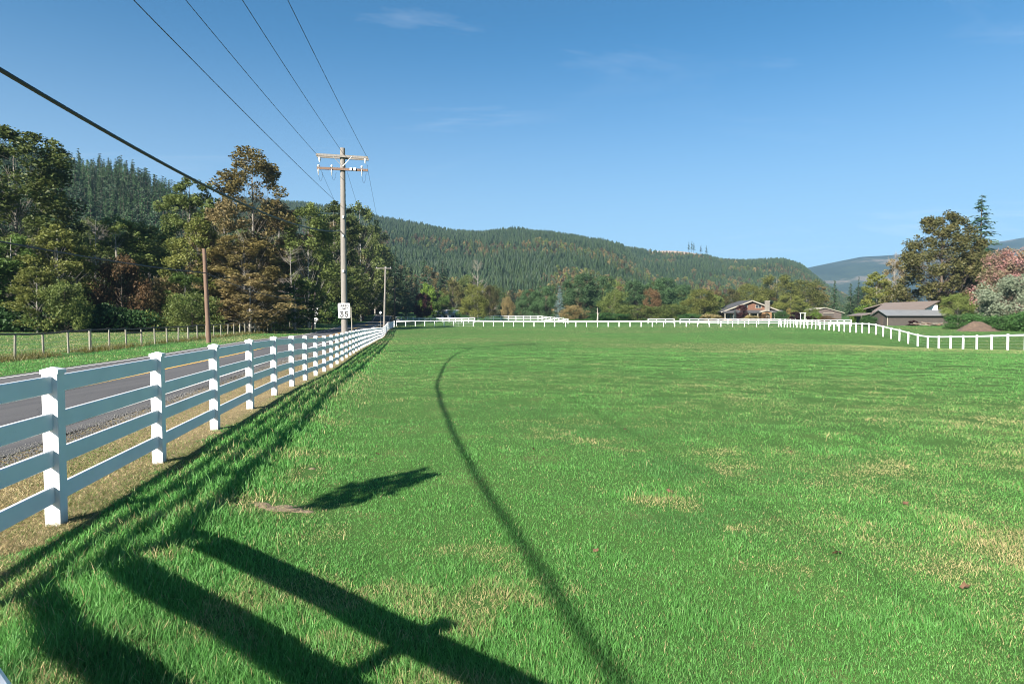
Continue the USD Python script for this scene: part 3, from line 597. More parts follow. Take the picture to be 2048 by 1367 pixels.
# old pasture fence on the far side of the road
py = 20.3 + 2.42 * np.arange(50)
pf = thing('pasture_fence', 'old wooden post fence with a sagging dark top rail beyond the road', 'fence', (-18 - S * py[0], py[0], G(-18 - S * py[0], py[0])))
o = np.array([-18 - S * py[0], py[0], G(-18 - S * py[0], py[0])]); prng = np.random.default_rng(5); tops = []
for i, yv in enumerate(py):
    xx = -18 - S * yv; b = np.array([xx, yv, G(xx, yv)]) - o
    hh = 1.22 + prng.normal(0, .04); ln = prng.normal(0, .03, 2); r_ = .055 if i % 7 else .08
    obj('post', tube([b + (0, 0, -.3), b + (ln[0], ln[1], hh)], (r_ * 1.05, r_ * .95), 7), pale_wood, pf)
    tops.append(b + np.array([ln[0], ln[1] - .02, hh - .03]))
for i in range(len(tops) - 1): obj('rail', tube(sag(tops[i], tops[i + 1], .03, 5), .05, 6), dark_wood, pf)
j = int(np.argmin(np.abs(P(243, 1) * py - (-18 - S * py))))
obj('brace', tube([tops[j] - (0, 0, .30), tops[j + 1] - (0, 0, .26)], .055, 6), dark_wood, pf)
for zz in (.2, .45, .7, .95):
    obj('wire', tube([q - np.array([0, 0, 1.2 - zz]) for q in tops], .006, 3), steel, pf)

# ------------------------------------------------------------------ trees
def leaves(c, a, b):
    """rhombus leaves with centres c, half axes a and b"""
    n = len(c); v = np.stack([c - a, c - b * .9 + a * .1, c + a, c + b * .9 + a * .1], 1).reshape(-1, 3)
    f = (np.array([[0, 1, 2], [0, 2, 3]])[None] + 4 * np.arange(n)[:, None, None]).reshape(-1, 3)
    return v, f
def randdir(r, n):
    v = r.normal(size=(n, 3)); return v / np.linalg.norm(v, axis=1, keepdims=True)
def perp(r, a):
    v = np.cross(a, randdir(r, len(a))); return v / (np.linalg.norm(v, axis=1, keepdims=True) + 1e-9)
bark_grey = plain('grey_bark', (.20, .18, .15), .9, color2=(.09, .08, .065), scale=2.0, stretch=(3, 3, 1))
bark_pale = plain('pale_alder_bark', (.34, .32, .28), .9, color2=(.15, .135, .12), scale=2.0, stretch=(3, 3, 1.5))
bark_dark = plain('dark_bark', (.10, .075, .055), .9, color2=(.05, .04, .03), scale=2.0, stretch=(3, 3, 1))
def broadleaf(seed, H=20.0, W=10.0, base=.25, clumps=80, per=95, leaf=.30, spread=1.0, topw=.35, shell=.55, gap=0.0, cs=.11, trunk_r=.22, prof=None, droop=0.0):
    """(trunk and limbs, crown). Crown widest at about 45 % and narrowing to topw at the top."""
    r = np.random.default_rng(seed)
    t = base + (1 - base) * r.beta(1.25, 1.15, clumps); ang = r.uniform(0, 2 * np.pi, clumps)
    prof = np.interp((t - base) / (1 - base), [0, .12, .4, .75, .93, 1], prof or [.45, .85, 1, .72, topw, .08])
    lob = 1 + .28 * np.sin(ang * 2 + seed) * np.cos(t * 9 + seed * .7) + r.normal(0, .12, clumps)
    rad = W / 2 * prof * lob * (shell + (1 - shell) * r.random(clumps)) ** .7
    C = np.stack([np.cos(ang) * rad, np.sin(ang) * rad, t * H], 1)
    cr = W * cs * (.6 + .8 * r.random(clumps)) * (.55 + .45 * prof)
    k = np.maximum((1.5 * per * (cr / cr.mean()) ** 2).astype(int), 8)
    ci = np.repeat(np.arange(clumps), k); n = len(ci)
    off = randdir(r, n) * (r.random(n) ** .42)[:, None] * cr[ci][:, None] * np.array([1.05, 1.05, .92])
    off[:, 2] -= droop * np.hypot(off[:, 0], off[:, 1])
    c = C[ci] + off
    a = randdir(r, n); a[:, 2] *= .5; a /= np.linalg.norm(a, axis=1, keepdims=True); b = perp(r, a)
    s = leaf * r.uniform(.6, 1.4, n)[:, None] * .55
    crown = leaves(c, a * s, b * s * .62)
    bow = np.cumsum(r.normal(0, .02 * H / 20, (7, 2)), 0); zt = np.linspace(-.3, H * .97, 7)
    tp = np.column_stack([bow, zt]); tr = np.interp(zt / H, [0, .05, .5, 1], [1.35, 1, .6, .08]) * trunk_r
    ms = [tube(tp, tr, 7, cap=False)]
    for i in range(clumps):
        zs = np.clip(C[i, 2] - (.14 + .2 * r.random()) * H * min(1, rad[i] / (W * .25)) - .02 * H, H * .08, H * .92)
        s0 = np.array([np.interp(zs, zt, tp[:, 0]), np.interp(zs, zt, tp[:, 1]), zs]); e = C[i]
        m_ = (s0 + e) / 2 + np.array([0, 0, -.06 * H * r.random()]) + r.normal(0, .03 * W, 3)
        r0 = np.interp(zs, zt, tr) * .24
        ms.append(tube([s0, m_, e], (r0, r0 * .55, r0 * .15), 4, cap=False))
    return cat_(ms), crown
def twiggy(seed, H=15.0, W=6.0, n=46, trunk_r=.15, twigs=14):
    r = np.random.default_rng(seed); zt = np.linspace(-.3, H, 7); tp = np.column_stack([np.cumsum(r.normal(0, .12, (7, 2)), 0), zt]); tr = np.linspace(1, .1, 7) * trunk_r
    ms = [tube(tp, tr, 6, cap=False)]; tw = []
    for i in range(n):
        z0 = H * (.25 + .72 * r.random()); a = r.uniform(0, 6.28); L = W * .55 * (1.15 - z0 / H) * r.uniform(.5, 1.2) + .5
        s0 = np.array([np.interp(z0, zt, tp[:, 0]), np.interp(z0, zt, tp[:, 1]), z0]); e = s0 + np.array([math.cos(a) * L, math.sin(a) * L, L * r.uniform(.3, 1.0)])
        m_ = (s0 + e) / 2 + r.normal(0, .15, 3); r0 = max(np.interp(z0, zt, tr) * .45, .025); ms.append(tube([s0, m_, e], (r0, r0 * .6, .012), 4, cap=False))
        for q in range(twigs):
            u = r.uniform(.25, 1); p0 = s0 + (e - s0) * u; d_ = (e - s0) / L * .6 + randdir(r, 1)[0] * .8; tw.append(tube([p0, p0 + d_ * r.uniform(.4, 1.3)], (.016, .006), 3, cap=False))
    return cat_(ms), cat_(tw)
def conifer(seed, H=24.0, W=7.0, whorls=34, per=7, cards=13, base=.06, droop=.35, leaf=.55, gapp=.06, sharp=.9, trunk_r=.25):
    r = np.random.default_rng(seed); cs, as_, bs = [], [], []; ms = []
    zt = np.linspace(-.3, H, 5); ms.append(tube(np.column_stack([0 * zt, 0 * zt, zt]), np.linspace(trunk_r, .02, 5), 6, cap=False))
    for i in range(whorls):
        t0_ = base + (1 - base) * (i + r.random() * .6) / whorls
        for q in range(per):
            if r.random() < gapp: continue
            t = min(max(t0_ + r.normal(0, .9) / whorls, base), .985); z0 = t * H
            L0 = W / 2 * max(.05, (1 - (t - base) / (1 - base)) ** sharp) * np.interp(t, [0, base + .12, 1], [.7, 1, 1])
            a = q * 2 * np.pi / per + i * 2.4 + r.normal(0, .25); L = L0 * r.uniform(.62, 1.18); d_ = np.array([math.cos(a), math.sin(a), 0]); k = max(3, int(cards * L / (W / 2)) + 2)
            u = (np.arange(k) + r.random(k)) / k; up = .12 * u - droop * u ** 2 * (1.3 - t)
            c = np.array([0, 0, z0]) + d_ * (u * L)[:, None] + np.array([0, 0, 1.0]) * (up * L)[:, None]
            if L > W * .2: ms.append(tube([np.array([0, 0, z0]), c[len(c) // 2], c[-1]], (.05, .03, .01), 3, cap=False))
            sd = np.array([-d_[1], d_[0], 0]) * np.where(np.arange(k) % 2, 1, -1)[:, None]
            ax = d_ * .6 + sd * r.uniform(.3, .9, (k, 1)) + np.array([0, 0, -.35]) + r.normal(0, .2, (k, 3)); ax /= np.linalg.norm(ax, axis=1, keepdims=True)
            sz = leaf * (.55 + .6 * (1 - u))[:, None] * r.uniform(.7, 1.3, (k, 1)) * (.5 + .5 * L / (W / 2))
            cs.append(c + ax * sz * .5); as_.append(ax * sz); bs.append(perp(r, ax) * sz * .30)
    return cat_(ms), leaves(np.vstack(cs), np.vstack(as_), np.vstack(bs))
def far_conifer(seed, H=8.8, W=6.2, layers=8, spikes=9):
    r = np.random.default_rng(seed); vs, fs = [], []; n0 = 0
    for i in range(layers):
        t = .08 + .9 * i / layers; z0 = t * H; L = W / 2 * (1 - t) ** .8 * r.uniform(.85, 1.1) + .12; th = H / layers * 1.5
        for q in range(spikes):
            a = q * 2 * np.pi / spikes + i * 1.1 + r.normal(0, .2); Lq = L * r.uniform(.6, 1.25); da = np.pi / spikes * 1.15
            v = np.array([[0, 0, z0 + th], [math.cos(a - da) * Lq * .55, math.sin(a - da) * Lq * .55, z0 + th * .3], [math.cos(a) * Lq, math.sin(a) * Lq, z0 - th * .12 * r.random()], [math.cos(a + da) * Lq * .55, math.sin(a + da) * Lq * .55, z0 + th * .3]])
            vs.append(v); fs += [[n0, n0 + 1, n0 + 2], [n0, n0 + 2, n0 + 3]]; n0 += 4
    tr = tube([(0, 0, -1), (0, 0, H * .5)], (.18, .08), 4, cap=False)
    return tr, (np.vstack(vs), np.array(fs))

L_ = {
 'olive': leafmat('olive_leaf', [(0.0699, 0.0957, 0.0239), (0.1297, 0.1595, 0.0399), (0.2293, 0.2393, 0.0638)]),
 'green': leafmat('green_leaf', [(0.0535, 0.0981, 0.0213), (0.1069, 0.1694, 0.0392), (0.1872, 0.2495, 0.0641)]),
 'yellowgreen': leafmat('yellow_green_leaf', [(0.0909, 0.109, 0.0242), (0.1695, 0.1757, 0.0424), (0.2543, 0.2422, 0.0605)]),
 'gold': leafmat('golden_leaf', [(0.1254, 0.1056, 0.037), (0.2112, 0.165, 0.0528), (0.3168, 0.231, 0.0726)]),
 'brown': leafmat('brown_leaf', [(0.1381, 0.1137, 0.0488), (0.2275, 0.1706, 0.0731), (0.325, 0.2356, 0.1056)]),
 'rust': leafmat('rust_leaf', [(0.075, 0.05, 0.022), (0.12, 0.068, 0.03), (0.17, 0.09, 0.04)]),
 'russet': leafmat('russet_leaf', [(.08, .055, .03), (.12, .08, .045), (.16, .115, .075)]),
 'lime': leafmat('lime_leaf', [(0.075, 0.1275, 0.015), (0.1275, 0.2025, 0.03), (0.195, 0.27, 0.0525)]),
 'maroon': leafmat('maroon_leaf', [(.025, .010, .010), (.055, .018, .018), (.10, .03, .028)]),
 'pink': leafmat('pink_leaf', [(.16, .19, .08), (.38, .20, .18), (.48, .28, .25), (.46, .37, .32)]),
 'silver': leafmat('silver_leaf', [(0.1224, 0.153, 0.0918), (0.2448, 0.2754, 0.1938), (0.408, 0.4284, 0.3366)]),
 'maple': leafmat('maple_leaf', [(0.055, 0.062, 0.02), (0.095, 0.088, 0.03), (0.155, 0.115, 0.042), (0.22, 0.13, 0.055)]),
 'fir': leafmat('fir_needle', [(0.0175, 0.0375, 0.0187), (0.0325, 0.065, 0.0325), (0.0562, 0.1, 0.045)], trans=.12),
 'ridgefir': leafmat('ridge_fir_needle', [(.013, .027, .012), (.026, .050, .022), (.045, .076, .032)], trans=.1, objvar=.22),
 'ridgefirlight': leafmat('light_ridge_fir_needle', [(.020, .036, .012), (.036, .064, .020), (.058, .090, .03)], trans=.1, objvar=.22),
 'firlight': leafmat('light_fir_needle', [(0.0312, 0.0624, 0.0234), (0.0546, 0.104, 0.039), (0.091, 0.1495, 0.0546)], trans=.12),
 'bluespruce': leafmat('blue_spruce_needle', [(.06, .09, .085), (.11, .155, .15), (.17, .22, .21)], trans=.1),
 'bramble': leafmat('bramble_leaf', [(0.0308, 0.077, 0.0196), (0.063, 0.133, 0.035), (0.119, 0.196, 0.056)]),
 'twig': plain('bare_twig', (.20, .17, .14), .9, .3),
 'straw': leafmat('straw_leaf', [(.16, .13, .06), (.28, .23, .10), (.38, .32, .16)]),
}
_protos = {}
def plant(kind, name, label, cat, x, y, H, W, rot, gen, leafm, bark, crown_name='crown', group=None, z=None):
    """first of a kind: a thing with trunk and crown; later ones reference it"""
    base = G(x, y) - .1 if z is None else z
    if kind not in _protos:
        (tr, cr), H0, W0 = gen()
        cls = stage.CreateClassPrim(f'/World/{kind}_model')
        UsdGeom.Xform.Define(stage, cls.GetPath())
        stage.GetPrimAtPath(cls.GetPath()).SetSpecifier(Sdf.SpecifierClass)
        if tr is not None: obj('trunk', tr, bark, cls, smooth=True)
        obj(crown_name, cr, leafm, cls)
        _protos[kind] = (cls.GetPath(), H0, W0)
    path, H0, W0 = _protos[kind]
    t = thing(name, label, cat, (x, y, base), rot, group, scale=(W / W0, W / W0, H / H0))
    t.GetReferences().AddInternalReference(path); t.SetInstanceable(True)
    return t
KINDS = {
 'cottonwood_olive': (lambda: (broadleaf(1, 24, 12, .14, 170, 85, .34, topw=.5, cs=.085), 24, 12), 'olive', bark_grey),
 'cottonwood_green': (lambda: (broadleaf(2, 24, 9, .16, 140, 85, .32, topw=.45, cs=.092), 24, 9), 'olive', bark_grey),
 'cottonwood_gold': (lambda: (broadleaf(3, 26, 11, .14, 165, 80, .32, topw=.5, cs=.082), 26, 11), 'gold', bark_grey),
 'alder_green': (lambda: (broadleaf(4, 15, 7, .12, 80, 95, .27, topw=.4, cs=.12, trunk_r=.14), 15, 7), 'green', bark_pale),
 'alder_olive': (lambda: (broadleaf(5, 17, 8, .08, 90, 100, .28, topw=.45, cs=.12, trunk_r=.15), 17, 8), 'olive', bark_pale),
 'alder_yellow': (lambda: (broadleaf(6, 14, 7, .1, 80, 90, .27, topw=.4, cs=.12, trunk_r=.13), 14, 7), 'yellowgreen', bark_pale),
 'alder_brown': (lambda: (broadleaf(7, 15, 7, .08, 80, 85, .27, topw=.4, cs=.115, trunk_r=.13), 15, 7), 'brown', bark_pale),
 'round_olive': (lambda: (broadleaf(8, 12, 11, .1, 90, 110, .30, topw=.6, cs=.12, trunk_r=.2), 12, 11), 'olive', bark_grey),
 'round_green': (lambda: (broadleaf(9, 12, 11, .14, 90, 110, .30, topw=.6, cs=.12, trunk_r=.22), 12, 11), 'green', bark_dark),
 'round_yellow': (lambda: (broadleaf(10, 14, 11, .1, 95, 110, .32, topw=.6, cs=.12, trunk_r=.2), 14, 11), 'yellowgreen', bark_grey),
 'maple_big': (lambda: (broadleaf(12, 24, 18, .05, 270, 85, .38, topw=.45, cs=.07, trunk_r=.4, shell=.66, prof=[.8, 1, .95, .56, .28, .06]), 24, 18), 'maple', bark_dark),
 'maple_small': (lambda: (broadleaf(13, 12, 9, .1, 80, 95, .30, topw=.5, cs=.12), 12, 9), 'maple', bark_dark),
 'shrub_rust': (lambda: (broadleaf(14, 6, 7, .04, 60, 90, .22, topw=.6, cs=.13, trunk_r=.08), 6, 7), 'rust', bark_dark),
 'shrub_green': (lambda: (broadleaf(15, 4, 6, .04, 60, 90, .20, topw=.6, cs=.14, trunk_r=.07), 4, 6), 'bramble', bark_dark),
 'shrub_brown': (lambda: (broadleaf(16, 6, 7, .03, 60, 90, .22, topw=.6, cs=.13, trunk_r=.08), 6, 7), 'brown', bark_dark),
 'shrub_olive': (lambda: (broadleaf(17, 5, 7, .03, 60, 90, .22, topw=.6, cs=.13, trunk_r=.08), 5, 7), 'olive', bark_dark),
 'shrub_lime': (lambda: (broadleaf(18, 4, 4, .04, 45, 80, .22, topw=.6, cs=.15, trunk_r=.06), 4, 4), 'lime', bark_dark),
 'shrub_maroon': (lambda: (broadleaf(19, 4, 4, .05, 45, 80, .22, topw=.6, cs=.15, trunk_r=.06), 4, 4), 'maroon', bark_dark),
 'shrub_straw': (lambda: (broadleaf(20, 2, 3, .03, 40, 80, .18, topw=.6, cs=.15, trunk_r=.04), 2, 3), 'straw', bark_dark),
 'shrub_gold': (lambda: (broadleaf(27, 4, 2.4, .04, 40, 70, .18, topw=.6, cs=.15, trunk_r=.05), 4, 2.4), 'gold', bark_dark),
 'pink_tree': (lambda: (broadleaf(21, 11, 11, .08, 120, 100, .26, topw=.6, cs=.10, trunk_r=.2), 11, 11), 'pink', bark_dark),
 'silver_tree': (lambda: (broadleaf(22, 8, 10, .04, 110, 110, .24, topw=.6, cs=.11, trunk_r=.15), 8, 10), 'silver', bark_dark),
 'fir_tall': (lambda: (conifer(23, 26, 8, 38, 8, 14), 26, 8), 'fir', bark_dark),
 'fir_open': (lambda: (conifer(24, 26, 9, 34, 8, 14, droop=.5, gapp=.15, sharp=.75, leaf=.7), 26, 9), 'fir', bark_dark),
 'fir_light': (lambda: (conifer(25, 18, 9, 30, 8, 14, droop=.3), 18, 9), 'firlight', bark_dark),
 'cedar_round': (lambda: (broadleaf(28, 14, 11, .03, 120, 120, .30, topw=.55, cs=.11, droop=.4, trunk_r=.2), 14, 11), 'firlight', bark_dark),
 'blue_spruce': (lambda: (conifer(26, 14, 6, 30, 8, 12, droop=.1), 14, 6), 'bluespruce', bark_dark),
 'bare_tree': (lambda: (twiggy(30, 15, 7), 15, 7), 'twig', bark_pale),
}
trng = np.random.default_rng(77)
def tree(kind, name, label, px, d, top, wpx, cat='tree', group=None):
    x = P(px, d); g = G(x, d) - .1; H = Z(top, d) - g; W = wpx * d / FPX
    gen, lm, bk = KINDS[kind]
    return plant(kind, name, label, cat, x, d, H, W, float(trng.uniform(0, 360)), gen, L_[lm], bk, 'twigs' if kind == 'bare_tree' else 'crown', group)
LT = [  # left wood, front row and behind
 ('cottonwood_olive', 'cottonwood_tree', 'big dark olive cottonwood, the tallest tree at the left edge', 38, 78, 262, 220),
 ('cottonwood_olive', 'cottonwood_tree', 'olive cottonwood partly cut off by the left edge of the picture', -90, 80, 290, 200),
 ('alder_green', 'alder_tree', 'green alder with pale trunk in front of the leftmost tall cottonwood', 25, 70, 470, 120),
 ('alder_yellow', 'alder_tree', 'light yellow green alder right of the leftmost cottonwood', 118, 72, 452, 110),
 ('alder_green', 'alder_tree', 'mid green alder low at the left edge above the brambles', -40, 68, 480, 130),
 ('alder_yellow', 'alder_tree', 'small pale green alder above the green brambles at far left', 75, 66, 535, 90),
 ('bare_tree', 'bare_tree', 'leafless grey tree between the two tall left cottonwoods', 186, 78, 440, 70),
 ('alder_olive', 'alder_tree', 'dark olive alder right of the leafless grey tree', 235, 84, 435, 120),
 ('alder_olive', 'alder_tree', 'dark olive alder in the shaded gap left of the round topped cottonwood', 300, 88, 450, 110),
 ('cottonwood_green', 'cottonwood_tree', 'dark round topped cottonwood left of the golden cottonwood', 382, 98, 358, 110),
 ('alder_yellow', 'alder_tree', 'pale trunked yellow green alder above the red brown pole', 398, 86, 440, 95),
 ('alder_green', 'alder_tree', 'low green alder just left of the red brown pole', 372, 80, 545, 80),
 ('cottonwood_gold', 'cottonwood_tree', 'tall golden autumn cottonwood rising above the wood', 508, 111, 300, 150),
 ('alder_brown', 'alder_tree', 'brown gold tree filling the wood left of the golden cottonwood', 452, 88, 402, 110),
 ('alder_brown', 'alder_tree', 'golden brown tree below the thick cable right of the golden cottonwood', 560, 114, 405, 110),
 ('cottonwood_gold', 'cottonwood_tree', 'lower golden tree with drooping brown leaves under the golden cottonwood', 490, 86, 470, 130),
 ('alder_olive', 'alder_tree', 'olive tree between the golden cottonwood and the tall utility pole', 618, 112, 412, 100),
 ('bare_tree', 'bare_tree', 'pale dead tree standing in front of the olive tree by the tall pole', 588, 100, 495, 60),
 ('cottonwood_green', 'cottonwood_tree', 'dense olive cottonwood directly behind the tall utility pole', 668, 165, 404, 110),
 ('alder_olive', 'alder_tree', 'olive tree just right of the tall utility pole', 722, 232, 408, 80),
 ('alder_olive', 'alder_tree', 'dark tree at the right end of the left wood', 750, 300, 452, 80),
 ('round_olive', 'willow_tree', 'low yellow olive willow over the road behind the speed limit sign', 660, 152, 530, 120),
 ('round_green', 'willow_tree', 'low green willow over the road right of the speed limit sign', 726, 245, 545, 90),
 ('alder_green', 'alder_tree', 'bright green undergrowth tree behind the diamond road signs', 590, 96, 560, 90),
 ('alder_brown', 'alder_tree', 'low brown leafed tree standing behind the pasture fence', 500, 82, 548, 130),
 ('shrub_rust', 'maple_shrub', 'orange red shrub in the dark gap of the left wood', 245, 76, 520, 90),
 ('shrub_brown', 'shrub', 'brown green shrub right of the orange red shrub', 322, 80, 562, 90),
 ('shrub_olive', 'shrub', 'olive shrub at the foot of the wood left of the red brown pole', 385, 74, 590, 80),
 ('shrub_olive', 'shrub', 'pale olive shrub at the foot of the wood near the left edge', 130, 66, 570, 80),
 ('shrub_green', 'shrub', 'green shrub beside the road behind the dark leaning pole', 655, 145, 608, 70),
]
for k, n_, lb, px, d, top, wp in LT: tree(k, n_, lb, px, d, top, wp * 1.18, 'shrub' if 'shrub' in n_ else 'tree')
# deeper rows of the left wood, alike from here
for i in range(74):
    px = trng.uniform(-200, 800); d = np.interp(px, [-200, 300, 600, 800], [96, 108, 140, 185]) + trng.uniform(0, 40)
    px = min(px, 748.0); d = max(d, min(330.0, 18.0 / max((1024 - px) / FPX - S, .03)))
    k = trng.choice(['alder_olive', 'alder_green', 'cottonwood_green', 'alder_brown', 'fir_tall', 'alder_olive'])
    top = np.interp(px, [-200, 100, 300, 450, 600, 700, 800], [400, 440, 470, 440, 440, 440, 520]) + trng.uniform(-15, 50)
    tree(k, 'wood_tree', {'alder_olive': 'olive tree', 'alder_green': 'green leafy tree', 'cottonwood_green': 'tall olive cottonwood', 'alder_brown': 'brown leafed tree', 'fir_tall': 'dark fir'}[k] + ' of the dense wood behind the front row left of the road', px, d, top, trng.uniform(75, 110), group={'alder_olive': 'olive', 'alder_green': 'green', 'cottonwood_green': 'cottonwood', 'alder_brown': 'brown', 'fir_tall': 'fir'}[k] + ' trees deep in the left wood')
MT = [
 ('fir_tall', 'fir_tree', 'dark fir in the shade right of the second utility pole', 812, 205, 505, 46),
 ('fir_tall', 'fir_tree', 'dark fir above the farthest utility pole', 792, 215, 490, 46),
 ('fir_open', 'fir_tree', 'tall brownish spruce above the lime green shrub', 850, 245, 515, 62),
 ('fir_open', 'fir_tree', 'second brownish spruce right of the tall one above the lime shrub', 886, 250, 522, 58),
 ('shrub_lime', 'shrub', 'bright lime green bush glowing in front of the dark firs', 856, 222, 570, 34),
 ('shrub_maroon', 'shrub', 'dark maroon tree below the lime green bush', 846, 212, 588, 34),
 ('round_green', 'tree', 'mid green tree right of the lime green bush', 880, 225, 585, 50),
 ('maple_small', 'maple_tree', 'orange brown maple behind the small grey shed house', 906, 240, 562, 50),
 ('round_yellow', 'tree', 'round green tree standing in front of the white paddock fence', 950, 182, 568, 52),
 ('bare_tree', 'bare_tree', 'pale bare birch rising behind the round green tree', 956, 235, 520, 40),
 ('maple_small', 'maple_tree', 'orange tinted maple right of the round green tree', 980, 230, 572, 36),
 ('fir_light', 'fir_tree', 'blue green conifer between the orange maple and the brown tree', 1003, 240, 572, 40),
 ('shrub_brown', 'tree', 'small brown tree with dark shadow behind the paddock fence', 1016, 222, 596, 28),
 ('cedar_round', 'cedar_tree', 'bushy green cedar left of the blue spruce', 1056, 235, 580, 50),
 ('cedar_round', 'cedar_tree', 'broad green cedar touching the blue spruce', 1092, 228, 572, 62),
 ('blue_spruce', 'spruce_tree', 'silvery blue spruce above the paddock fence', 1119, 218, 570, 30),
 ('cedar_round', 'cedar_tree', 'large dark green cedar just right of the blue spruce', 1160, 245, 548, 80),
 ('cedar_round', 'cedar_tree', 'large dark green cedar above the snag', 1205, 250, 552, 70),
 ('round_olive', 'tree', 'olive tree right of the snag in front of the cedars', 1228, 222, 582, 60),
 ('cedar_round', 'cedar_tree', 'dark green cedar left of the orange spotted one', 1268, 252, 562, 70),
 ('cedar_round', 'cedar_tree', 'dark green cedar with orange leaves beside it left of the birch', 1322, 255, 556, 80),
 ('shrub_rust', 'tree', 'small orange red maple in front of the dark cedars', 1302, 242, 580, 40),
 ('cedar_round', 'cedar_tree', 'dark green cedar directly behind the birch left of the house', 1362, 262, 570, 60),
 ('round_yellow', 'birch_tree', 'yellow green birch left of the red brown house', 1400, 232, 578, 66),
 ('round_olive', 'birch_tree', 'olive birch touching the left corner of the house', 1428, 236, 592, 44),
 ('shrub_rust', 'tree', 'small red topped tree behind the roof left of the chimney', 1432, 280, 582, 26),
 ('maple_small', 'maple_tree', 'pinkish brown bare maple rising left of the house roof', 1462, 275, 578, 38),
 ('round_yellow', 'tree', 'yellow green tree behind the left half of the house roof', 1496, 275, 568, 56),
 ('round_yellow', 'tree', 'largest yellow green tree behind the chimney of the house', 1552, 280, 550, 80),
 ('round_yellow', 'tree', 'yellow green tree right of the largest one behind the house', 1612, 285, 560, 76),
 ('round_yellow', 'tree', 'low yellow green tree behind the brown garage', 1580, 262, 590, 60),
 ('fir_light', 'fir_tree', 'green fir behind the brown garage', 1668, 260, 560, 48),
 ('fir_light', 'fir_tree', 'green fir right of the brown garage', 1700, 255, 566, 48),
 ('fir_tall', 'fir_tree', 'narrow dark fir under the far mountain', 1716, 270, 553, 26),
 ('alder_yellow', 'alder_tree', 'olive yellow tree left of the barn roof', 1752, 165, 545, 60),
 ('alder_brown', 'alder_tree', 'brownish tree behind the left end of the barn', 1785, 172, 520, 60),
 ('bare_tree', 'bare_tree', 'thin bare tree left of the big maple', 1792, 168, 505, 50),
 ('maple_big', 'maple_tree', 'huge orange brown maple towering behind the barn', 1880, 152, 425, 185),
 ('maple_big', 'maple_tree', 'lower orange brown maple joined to the right of the huge one', 1950, 162, 500, 120),
 ('fir_open', 'fir_tree', 'tall ragged dark fir rising above the maples at right', 1957, 172, 390, 135),
 ('maple_small', 'maple_tree', 'yellow brown small tree left of the pink tree', 1985, 138, 540, 50),
 ('pink_tree', 'smoke_tree', 'pink topped tree at the right edge', 2022, 118, 502, 130),
 ('silver_tree', 'willow_tree', 'silver green willow below the pink tree', 2030, 104, 556, 130),
 ('round_olive', 'tree', 'olive green tree filling the gap right of the barn', 1915, 130, 590, 60),
 ('shrub_green', 'bramble_bush', 'green bramble bush behind the dirt mound', 1930, 104, 628, 80),
 ('shrub_green', 'bramble_bush', 'green bramble bush right of the dirt mound', 2000, 98, 632, 90),
 ('shrub_green', 'bramble_bush', 'green bramble bush at the right edge below the silver willow', 2062, 95, 625, 90),
 ('shrub_lime', 'bush', 'light green bush left of the barn', 1727, 150, 612, 46),
 ('shrub_green', 'bush', 'dark green bush at the left corner of the barn', 1738, 124, 632, 34),
 ('shrub_olive', 'hedge_bush', 'olive hedge bush right of the snag', 1275, 205, 612, 90),
 ('shrub_brown', 'hedge_bush', 'brownish hedge bush left of the snag', 1150, 208, 612, 60),
 ('shrub_green', 'hedge_bush', 'low green hedge behind the paddock gap', 1220, 200, 626, 90),
 ('shrub_olive', 'hedge_bush', 'olive hedge bush left of the yellow green birch', 1345, 212, 610, 70),
 ('shrub_green', 'hedge_bush', 'dark green hedge below the yellow green birch', 1385, 205, 628, 70),
 ('shrub_maroon', 'garden_shrub', 'dark red japanese maple in front of the house', 1482, 205, 611, 24),
 ('blue_spruce', 'garden_shrub', 'small blue green conifer left of the dark red maple', 1469, 204, 618, 14),
 ('shrub_green', 'garden_shrub', 'round green shrub at the right end of the house', 1560, 205, 622, 30),
 ('shrub_gold', 'garden_shrub', 'slim yellow shrub right of the house', 1576, 208, 616, 10),
 ('shrub_maroon', 'garden_shrub', 'dark red round shrub right of the yellow shrub', 1590, 206, 624, 22),
 ('shrub_rust', 'garden_shrub', 'rust red shrub in front of the house arch', 1527, 200, 628, 18),
 ('shrub_straw', 'garden_shrub', 'pale straw grasses left of the dark red maple', 1420, 200, 629, 40),
 ('shrub_straw', 'garden_shrub', 'pale green grasses below the upper windows of the house', 1500, 200, 631, 28),
 ('shrub_gold', 'garden_shrub', 'small yellow shrub at the left corner of the house', 1438, 202, 630, 12),
 ('shrub_lime', 'garden_shrub', 'pale lime shrub in front of the brown garage', 1632, 198, 625, 22),
 ('shrub_olive', 'garden_shrub', 'grey green shrub left of the brown garage', 1622, 206, 616, 26),
 ('shrub_maroon', 'garden_shrub', 'maroon shrub at the foot of the garage', 1622, 194, 632, 22),
 ('shrub_rust', 'garden_shrub', 'low rusty shrub right of the maroon shrub by the garage', 1652, 192, 632, 30),
 ('shrub_green', 'shrub', 'small round shrub beside the grey shed house', 916, 200, 622, 14),
]
for k, n_, lb, px, d, top, wp in MT: tree(k, n_, lb, px, d, top, wp, 'shrub' if ('shrub' in n_ or 'bush' in n_) else 'tree')
